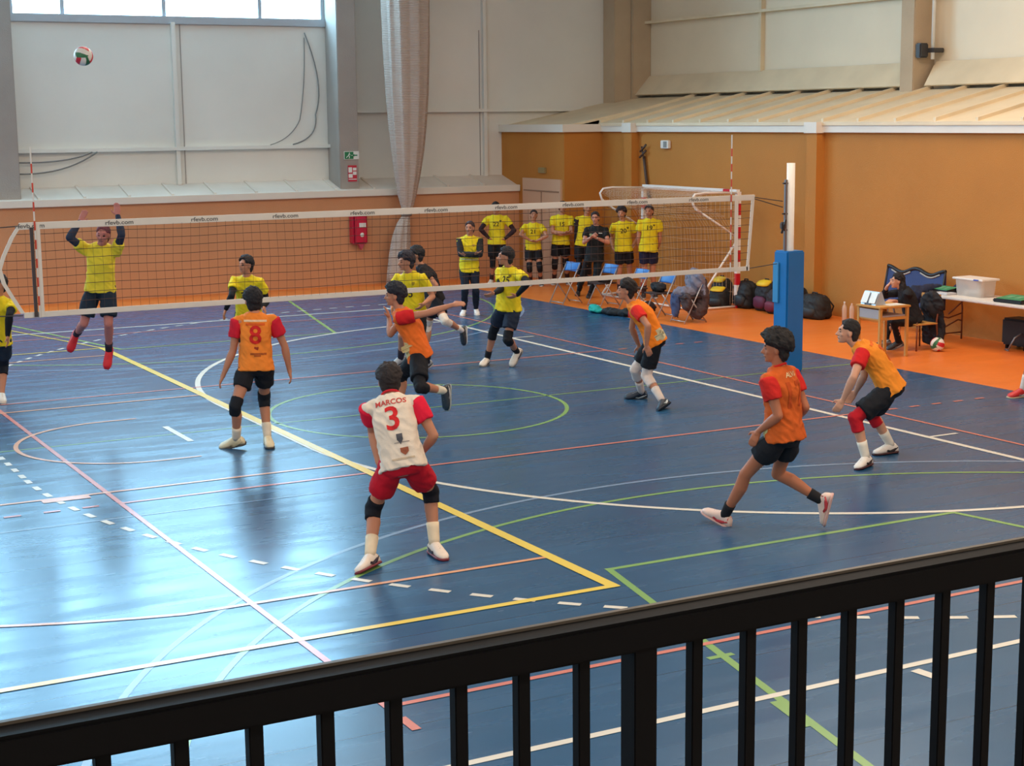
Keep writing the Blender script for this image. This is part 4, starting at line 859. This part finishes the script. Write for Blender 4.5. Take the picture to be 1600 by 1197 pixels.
    for sg in (-1,1):
        sh=J['shR' if sg>0 else 'shL']; tube(bm,[N-up*.012*s+a*sg*.05*s,lerp(N,sh,.55)-up*.012*s,sh],[.058*s,.062*s,.066*s],14,True)
    if not sleeve: sleeves(bm,0,sleeve_len,.078,.072 if sleeve_len<.9 else .05)
    else: sleeves(bm,0,.2,.070,.066)
    sh_o=baked('shirt' if sleeve_len<1 else 'jacket',bm,sm,root,max(vox,.010),2,.011*s,8)
    if sleeve:
        for S,sg in (('L',-1),('R',1)):
            bm=bmesh.new(); sh,el,wr=J['sh'+S],J['el'+S],J['wr'+S]
            if sleeve_len<1: tube(bm,[sh-a*sg*.022*s-up*.004,sh+a*sg*.004*s,lerp(sh,el,.25),lerp(sh,el,.45),lerp(sh,el,sleeve_len)],[.062*s,.078*s,.080*s,.078*s,.074*s],18)
            else:
                tube(bm,[sh-a*sg*.045*s,sh,lerp(sh,el,.3),lerp(sh,el,.8),el],[.062*s,.072*s,.068*s,.060*s,.056*s],16,True)
                tube(bm,[el,lerp(el,wr,.3),lerp(el,wr,.7),lerp(el,wr,.96)],[.058*s,.055*s,.046*s,.038*s],16,True)
            baked('sleeve',bm,cloth_mat(sleeve),root,max(vox,.010),1,.007*s,8)
    if collar:
        bm=bmesh.new(); cN=spine(1.03); tube(bm,[cN+a*.070*s*math.cos(t)+f*.066*s*math.sin(t)+f*.008+up*(.014*s-.022*s*math.sin(t)) for t in [q*PI/10 for q in range(21)]],.010*s,8); obj('collar',bm,cloth_mat(collar),root,True)
    # shorts or trousers
    bm=bmesh.new(); loft(bm,trings([(-.20,.10,.085),(-.12,.150,.115),(0,.168,.122),(.10,.16,.116),(.16,.15,.108)],.010*s),22,2.4)
    for S in 'LR':
        hip,kn,an=J['hip'+S],J['kn'+S],J['an'+S]
        if pants:
            tube(bm,[hip+up*.03,lerp(hip,kn,.15),lerp(hip,kn,.6),kn],[.098*s,.098*s,.083*s,.070*s],16,True); tube(bm,[kn,lerp(kn,an,.4),lerp(kn,an,.92)],[.070*s,.062*s,.050*s],16,True)
        else: tube(bm,[hip+up*.03*s,lerp(hip,kn,.15),lerp(hip,kn,short_len*.7),lerp(hip,kn,short_len)],[.095*s,.103*s,(short_r-.004)*s,short_r*s*.93],18)
    baked('trousers' if pants else 'shorts',bm,cloth_mat(shorts),root,max(vox,.010),2,.009*s,7)
    if tights:
        for S in 'LR':
            hip,kn,an=J['hip'+S],J['kn'+S],J['an'+S]; bm=bmesh.new()
            tube(bm,[lerp(hip,kn,.4),lerp(hip,kn,.75),kn,lerp(kn,an,tights)],[.082*s,.068*s,.060*s,.060*s],16); ball(bm,kn,V3((.06*s,0,0)),V3((0,.06*s,0)),V3((0,0,.06*s)),12)
            baked('legging',bm,cloth_mat(BLK),root,max(vox,.010),1)
    for S in 'LR':
        hip,kn,an,to=J['hip'+S],J['kn'+S],J['an'+S],J['to'+S]
        if pads and S in (pads[1] if len(pads)>1 else 'LR'):
            bm=bmesh.new(); kf=orth((kn-lerp(hip,an,.5)) if (kn-lerp(hip,an,.5)).length>.03 else J['pf'],(an-hip).normalized())
            tube(bm,[lerp(kn,hip,.26*pad_r),lerp(kn,hip,.1),kn+kf*.006*s,lerp(kn,an,.1),lerp(kn,an,.26*pad_r)],[.070*s,.069*s,.068*s,.066*s,.064*s],18)
            ball(bm,kn+kf*.018*s,V3((.055*s,0,0)),V3((0,.055*s,0)),V3((0,0,.065*s)),14)
            baked('knee_pad',bm,cloth_mat(pads[0]),root,max(vox,.010),1,.004*s,12)
        if socks:
            bm=bmesh.new(); bk=orth(-(to-an),(an-kn).normalized()); t0=1-sock_h
            pts=[lerp(kn,an,t0+(1-t0)*q/4)+bk*(.010*s*(1-q/4) if t0<.7 else 0) for q in range(5)]
            r0=.040+.018*min(1,sock_h/.75)
            tube(bm,pts,[(lerp(r0,.040,q/4)+.003)*s for q in range(5)],16); obj('sock',bm,cloth_mat(socks),root,True)
        # shoe
        d0=(to-an); dn=orth((an-kn),d0.normalized()); 
        fw=(to-(an+dn*.055*s)).normalized(); dn=orth(dn,fw); sdv=fw.cross(dn).normalized(); B=an+dn*.083*s
        if J['an'+S].z<.12: B.z=max(B.z,.003)
        bm=bmesh.new(); prof=[(-.080,.024,.045),(-.068,.036,.074),(-.04,.042,.098),(-.01,.043,.108),(.03,.044,.104),(.07,.046,.088),(.11,.050,.070),(.15,.052,.056),(.190,.044,.044),(.215,.022,.026)]
        loft(bm,[(B+fw*x*s-dn*(h/2+.010)*s,sdv*w*s,-dn*(h/2)*s) for x,w,h in prof],18,2.5)
        tube(bm,[an+dn*.02*s,an-(an-kn).normalized()*.018*s],[.042*s,.043*s],14)
        sc_=shoe2 if (shoe2 and S=='R') else shoe
        so=obj('shoe',bm,rubber(sc_),root,True)
        bm=bmesh.new(); loft(bm,[(B+fw*x*s-dn*(.011)*s,sdv*(w+.004)*s,-dn*.012*s) for x,w,h in [(-.086,.020,0)]+prof[1:-1]+[(.222,.024,0)]],18,3.5); obj('sole',bm,rubber(sole),so,True)
        pc_=panel or ((60,58,66) if sum(sc_)>380 else (176,178,180))
        bm=bmesh.new()
        for o in (-1,1):
            P_=[(-.055,.060,.040),(-.01,.040,.046),(.04,.030,.0475),(.085,.044,.0475),(.12,.066,.030)]
            loft(bm,[(B+fw*x*s-dn*h*s+sdv*w*o*s*.97,fw*.010*s,-dn*r*s) for (x,h,w),r in zip(P_,(.006,.016,.012,.010,.004))],8)
        loft(bm,[(B+fw*x*s-dn*h*s,sdv*w*s,-dn*.012*s) for x,h,w in ((-.079,.040,.020),(-.068,.060,.032),(-.052,.086,.036))],12)
        obj('side_panels',bm,rubber(pc_),so,True)
        bm=bmesh.new()
        for q in range(4):
            x=.035+.022*q; hh=(.094,.086,.077,.068)[q]; tube(bm,[B+fw*x*s+sdv*.026*s-dn*(hh*.80+.006)*s,B+fw*(x+.006)*s-dn*(hh+.012)*s,B+fw*x*s-sdv*.026*s-dn*(hh*.80+.006)*s],.0035*s,6)
        obj('laces',bm,rubber((40,40,44) if sum(sc_)>300 else (190,190,190)),so,True)
    if armsl:
        for S in (armsl[1] if len(armsl)>1 else 'LR'):
            sh,el,wr=J['sh'+S],J['el'+S],J['wr'+S]; bm=bmesh.new()
            tube(bm,[lerp(sh,el,armsl_from),lerp(sh,el,.85),el],[.054*s,.046*s,.045*s],16,True); tube(bm,[el,lerp(el,wr,.25),lerp(el,wr,.5),lerp(el,wr,.98)],[.045*s,.050*s,.044*s,.032*s],16,True)
            baked('arm_sleeve',bm,cloth_mat(armsl[0]),root,max(vox,.009),1)
    # lettering and emblems wrapped on the cloth
    me=sh_o.data; bvh=BVHTree.FromPolygons([v.co for v in me.vertices],[list(p.vertices) for p in me.polygons])
    def wrap(bm,m,name,front,t,x0,tilt=0):
        nd=f if front else -f; rt=-a if front else a; cc=spine(t)+rt*x0*s; uu=up
        for v in bm.verts:
            o=cc+rt*v.co.x*s+uu*v.co.y*s+nd*.5; hit,nn,_,_=bvh.ray_cast(o,-nd)
            v.co=(hit+nd*.0045) if hit else cc+nd*.13*s+rt*v.co.x*s+uu*v.co.y*s
        m2=bpy.data.meshes.new(name); bm.to_mesh(m2); bm.free(); m2.materials.append(m); add(bpy.data.objects.new(name,m2),sh_o)
    def dense(bm,L=.014):
        bmesh.ops.triangulate(bm,faces=bm.faces)
        for _ in range(5):
            e=[e for e in bm.edges if e.calc_length()>L]
            if not e: break
            bmesh.ops.subdivide_edges(bm,edges=e,cuts=1); bmesh.ops.triangulate(bm,faces=bm.faces)
        return bm
    for (txt,size,col,front,t,x0) in texts:
        bt=text_mesh(txt,size,0,size*.018); wrap(dense(bt),cloth_mat(col),'shirt_number' if txt.isdigit() else 'shirt_lettering',front,t,x0)
    for (poly,col,front,t,x0) in patches:
        bt=bmesh.new(); bt.faces.new([bt.verts.new((x,y,0)) for x,y in poly]); wrap(dense(bt),cloth_mat(col),'shirt_emblem',front,t,x0)
    if extra: extra(root,J,s,dict(a=a,f=f,up=up,hp=hp,spine=spine,rh=rh,Fh=Fh,hu=hu))
    return root
def shield(w,h): return [(-w,h),(w,h),(w,-h*.1),(0,-h),(-w,-h*.1)]
def bar(w,h): return [(-w,h),(w,h),(w,-h),(-w,-h)]
def blob(r,n=12,k=.4,sx=1): return [(sx*r*math.cos(2*PI*i/n)*(1+k*math.sin(i*2.3)),r*math.sin(2*PI*i/n)*(1+k*math.cos(i*1.7))) for i in range(n)]
GREY=(120,110,90)
# orange team
person(P_o8,'player in orange shirt number 8 seen from behind, stepping on the blue floor',None,sleeve=(204,30,52),texts=(('8',.27,(206,40,36),0,.60,.0),),
    patches=((bar(.12,.011),(238,200,160),0,.90,0),(bar(.10,.013),(216,92,34),0,.83,.0),(blob(.022,8,.5),(150,56,30),0,.35,.01),(bar(.085,.010),(168,84,36),0,.24,.03),(bar(.035,.008),(168,84,36),0,.20,.02)),
    pads=((24,28,36),),pad_r=.85,socks=(228,216,196),sock_h=.38,shoe=(226,212,176),sole=(74,70,66),panel=(196,184,150),shirt=(240,136,50),vox=.008,hairT=.03,short_len=.52)
person(P_o3,'player in white shirt number 3 with red sleeves and red shorts, nearest the railing',None,shirt=(226,212,194),sleeve=(226,28,60),shorts=(186,18,40),short_len=.60,short_r=.115,
    texts=(('3',.265,(206,40,44),0,.63,.0),('MARCOS',.062,(196,70,64),0,.90,0)),patches=((shield(.024,.042),(84,84,90),0,.32,.03),(shield(.032,.03),(160,92,66),0,.13,.05),(bar(.06,.003),(150,142,136),0,.27,.04),(bar(.09,.007),(196,176,150),0,.03,.03)),
    pads=((22,24,32),),pad_r=.85,socks=(232,214,184),sock_h=.42,shoe=(226,212,198),sole=(118,40,52),panel=(44,36,56),vox=.0075,hair=(40,32,32),hairT=.03,collar=(196,36,48),curl=.5)
person(P_orun,'player in orange shirt and black shorts leaping with one arm swept back',None,sleeve=(206,34,38),pads=((26,28,34),),socks=(230,222,200),sock_h=.34,shoe=(34,48,60),sole=(150,160,160),
    patches=((blob(.075,14,.35),(196,178,130),1,.20,.12),(blob(.045,9,.5),(96,84,58),1,.19,.125)),short_len=.72,hairT=.034,fringe=.22,hair=(26,30,42),vox=.008,shirt=(232,110,38),tights=.12)
person(P_or1,'crouching player in orange shirt with white knee pads near the bench chairs',None,shirt=(244,134,34),sleeve=(222,44,36),pads=((222,206,196),),pad_r=1.5,socks=(220,206,196),sock_h=.5,shoe=(30,42,58),sole=(28,36,48),panel=(200,214,220),
    patches=((blob(.07,12,.4,1.2),(206,198,160),0,.08,-.12),(blob(.035,12,.4,1.4),(96,90,66),0,.10,-.12)),short_len=.74,hair=(30,24,24),hairT=.034,vox=.008)
person(P_or2,'crouching player in orange shirt with red knee pads right of the blue padded post',None,shirt=(240,144,44),sleeve=(210,34,36),pads=((192,26,40),),pad_r=1.25,socks=(228,222,208),sock_h=.42,shoe=(230,224,216),sole=(66,28,34),panel=(40,36,40),
    texts=(('7',.26,(214,92,34),0,.58,0),),patches=((bar(.11,.012),(226,110,40),0,.90,0),),short_len=.78,short_r=.116,hair=(30,26,26),hairT=.017,vox=.008,skin=(206,152,124))
def neckband(root,J,s,q): pass
person(P_o2,'curly haired player in orange shirt and black shorts striding left of the padded post',None,shirt=(206,94,34),sleeve=(206,40,34),socks=(32,32,36),sock_h=.28,shoe=(222,196,184),sole=(214,170,160),panel=(196,60,66),
    texts=(('17',.30,(188,76,28),0,.60,0),('ALVA',.06,(232,200,150),0,.93,0)),patches=((blob(.07,12,.4,.7),(196,186,130),1,.06,.12),(blob(.035,12,.4,.8),(90,84,50),1,.09,.13)),
    short_len=.50,short_r=.118,hair=(26,22,22),hairT=.045,fringe=.2,vox=.0075,skin=(180,112,80),collar=(206,40,34))
# yellow team on court
person(P_y1,'blocker in yellow shirt and red shoes jumping with both arms above the net',None,armsl=((44,52,72),),armsl_from=.2,shorts=(34,46,60),short_len=.78,short_r=.112,shoe=(222,34,46),sole=(200,30,44),panel=(240,70,76),socks=(52,44,56),sock_h=.3,curl=.15,hair=(120,60,70),hairT=.012,skin=(190,120,110),shirt=(232,208,58))
person(P_y2,'player in yellow shirt cut off by the left edge of the frame',None,armsl=(BLK,),armsl_from=.5,pads=((24,30,40),),pad_r=1.3,shorts=(34,46,60))
person(P_y3,'player in yellow shirt leaning forward behind the orange number 8',None,armsl=(BLK,),armsl_from=.6,pads=(BLK,),texts=(('33',.14,(40,36,34),1,.55,0),),patches=((shield(.02,.022),(120,110,60),1,.78,.09),(bar(.02,.006),(120,110,60),1,.78,.08)),fringe=-.05,shorts=NAVY)
person(P_y4,'player in yellow shirt number 35 running behind the leaping orange player',None,texts=(('35',.15,(60,54,30),1,.52,0),),patches=((shield(.02,.024),(150,130,40),1,.78,.09),),hair=(34,32,44),hairT=.034,fringe=.1,socks=(60,50,60),shoe=(180,184,186))
person(P_y5,'player in black shirt with a white knee pad striding behind the yellow number 35',None,shirt=(34,32,36),pads=((228,216,204),),socks=(220,214,208),sock_h=.3,shoe=(36,42,52),sole=(190,192,196),shorts=(28,30,40),hair=(22,22,28),hairT=.03)
person(P_y6,'player in yellow shirt number 25 with black knee pads facing left',None,texts=(('25',.13,(50,46,26),1,.73,.045),),patches=((shield(.018,.022),(120,110,40),1,.84,.10),),armsl=(BLK,),armsl_from=.6,pads=(BLK,),pad_r=1.05,socks=(30,30,36),sock_h=.3,shoe=(232,220,204),sole=(120,120,116),shorts=(34,44,62),short_len=.66)
# bench
person(P_c1,'coach in yellow and black jacket with arms folded standing behind the court',None,sleeve=(40,42,44),sleeve_len=1.9,pants=True,shorts=(26,34,48),shoe=(232,224,218),sole=(226,220,214),hem=-.2,
    patches=((shield(.02,.025),(190,150,60),1,.74,.08),(bar(.16,.012),(200,190,140),1,.26,0)),hair=(60,44,46),hairT=.014,collar=(226,200,60),vox=.0095)
G='substitutes standing by the right wall'
person(P_s1,'substitute in yellow shirt with hands on hips, leftmost of the standing bench row',G,armsl=((52,34,40),),tights=.2,texts=(('22',.13,(80,70,30),1,.70,0),),patches=((shield(.02,.025),(90,80,30),1,.82,.09),),socks=(60,40,40),shoe=(222,206,190),hair=(36,26,26),hairT=.014,vox=.010,short_len=.66)
person(P_s2,'short substitute in yellow shirt in front of the pale pink door',G,texts=(('21',.13,(80,70,30),1,.68,0),),pads=(BLK,),socks=(60,36,36),shoe=(52,36,38),hair=(40,28,28),hairT=.012,vox=.010)
person(P_s3,'substitute in yellow shirt with arms folded, just right of the pale pink door',G,texts=(('15',.12,(70,56,20),1,.70,0),),pads=(BLK,),socks=(60,36,36),shoe=(52,36,38),hair=(36,26,26),hairT=.012,vox=.010)
person(P_s4,'team member in yellow jacket with black sleeves half behind the black polo coach',G,sleeve=(44,34,36),sleeve_len=1.9,tights=.5,short_len=.7,hair=(36,26,26),hairT=.012,socks=(30,30,34),shoe=(40,32,34),vox=.010)
def phone(root,J,s,q):
    bm=bmesh.new(); c=(J['wrL']+J['wrR'])/2+V3((0,0,.06)); 
    w=obj('watch_strap',bmesh_box(J['wrL'],.034,.02),mat('watch_white',(216,210,205),.4),root)
def bmesh_box(c,r,h):
    bm=bmesh.new(); ball(bm,c,V3((r,0,0)),V3((0,r,0)),V3((0,0,h)),12); return bm
person(P_c2,'coach in black polo shirt looking down at his hands before the substitutes',None,shirt=(30,32,34),hem=-.30,pants=True,shorts=(26,34,40),hair=(40,30,32),hairT=.014,shoe=(36,30,32),sole=(30,26,28),patches=((shield(.028,.032),(150,160,130),1,.70,-.09),(bar(.035,.007),(210,210,205),1,.80,.10)),vox=.010,curl=.9,skin=(196,132,108),extra=phone)
person(P_s5,'substitute in yellow shirt with a dark fringe, between black polo coach and goal',G,texts=(('20',.13,(70,60,24),1,.69,0),),patches=((shield(.022,.026),(110,96,30),1,.80,.09),),hair=(38,28,34),hairT=.034,fringe=.22,socks=(60,40,40),shoe=(60,50,50),vox=.010)
person(P_s6,'substitute in long yellow shirt, rightmost of the bench row by the goal',G,texts=(('19',.13,(60,54,26),1,.72,0),),patches=((shield(.02,.02),(110,96,30),1,.82,.09),),hem=-.16,shorts=(32,34,60),socks=(60,40,40),shoe=(60,50,50),hair=(44,28,30),hairT=.016,vox=.010)
person(P_ref,'seated scorer in black with long dark hair resting chin on hand at the school desk',None,shirt=(34,34,38),sleeve=None,sleeve_len=1.75,pants=True,shorts=(26,26,30),hair=(28,22,24),hairT=.022,longhair=True,shoe=(44,44,48),sole=(120,120,124),hem=-.1,vox=.009,curl=.6,skin=(204,146,116))
person(P_rr,'person beyond the right edge of the frame showing a red shoe and white sock',None,shirt=ORA,shorts=BLK,socks=(222,214,206),sock_h=.45,shoe=(204,44,44),sole=(196,178,150))
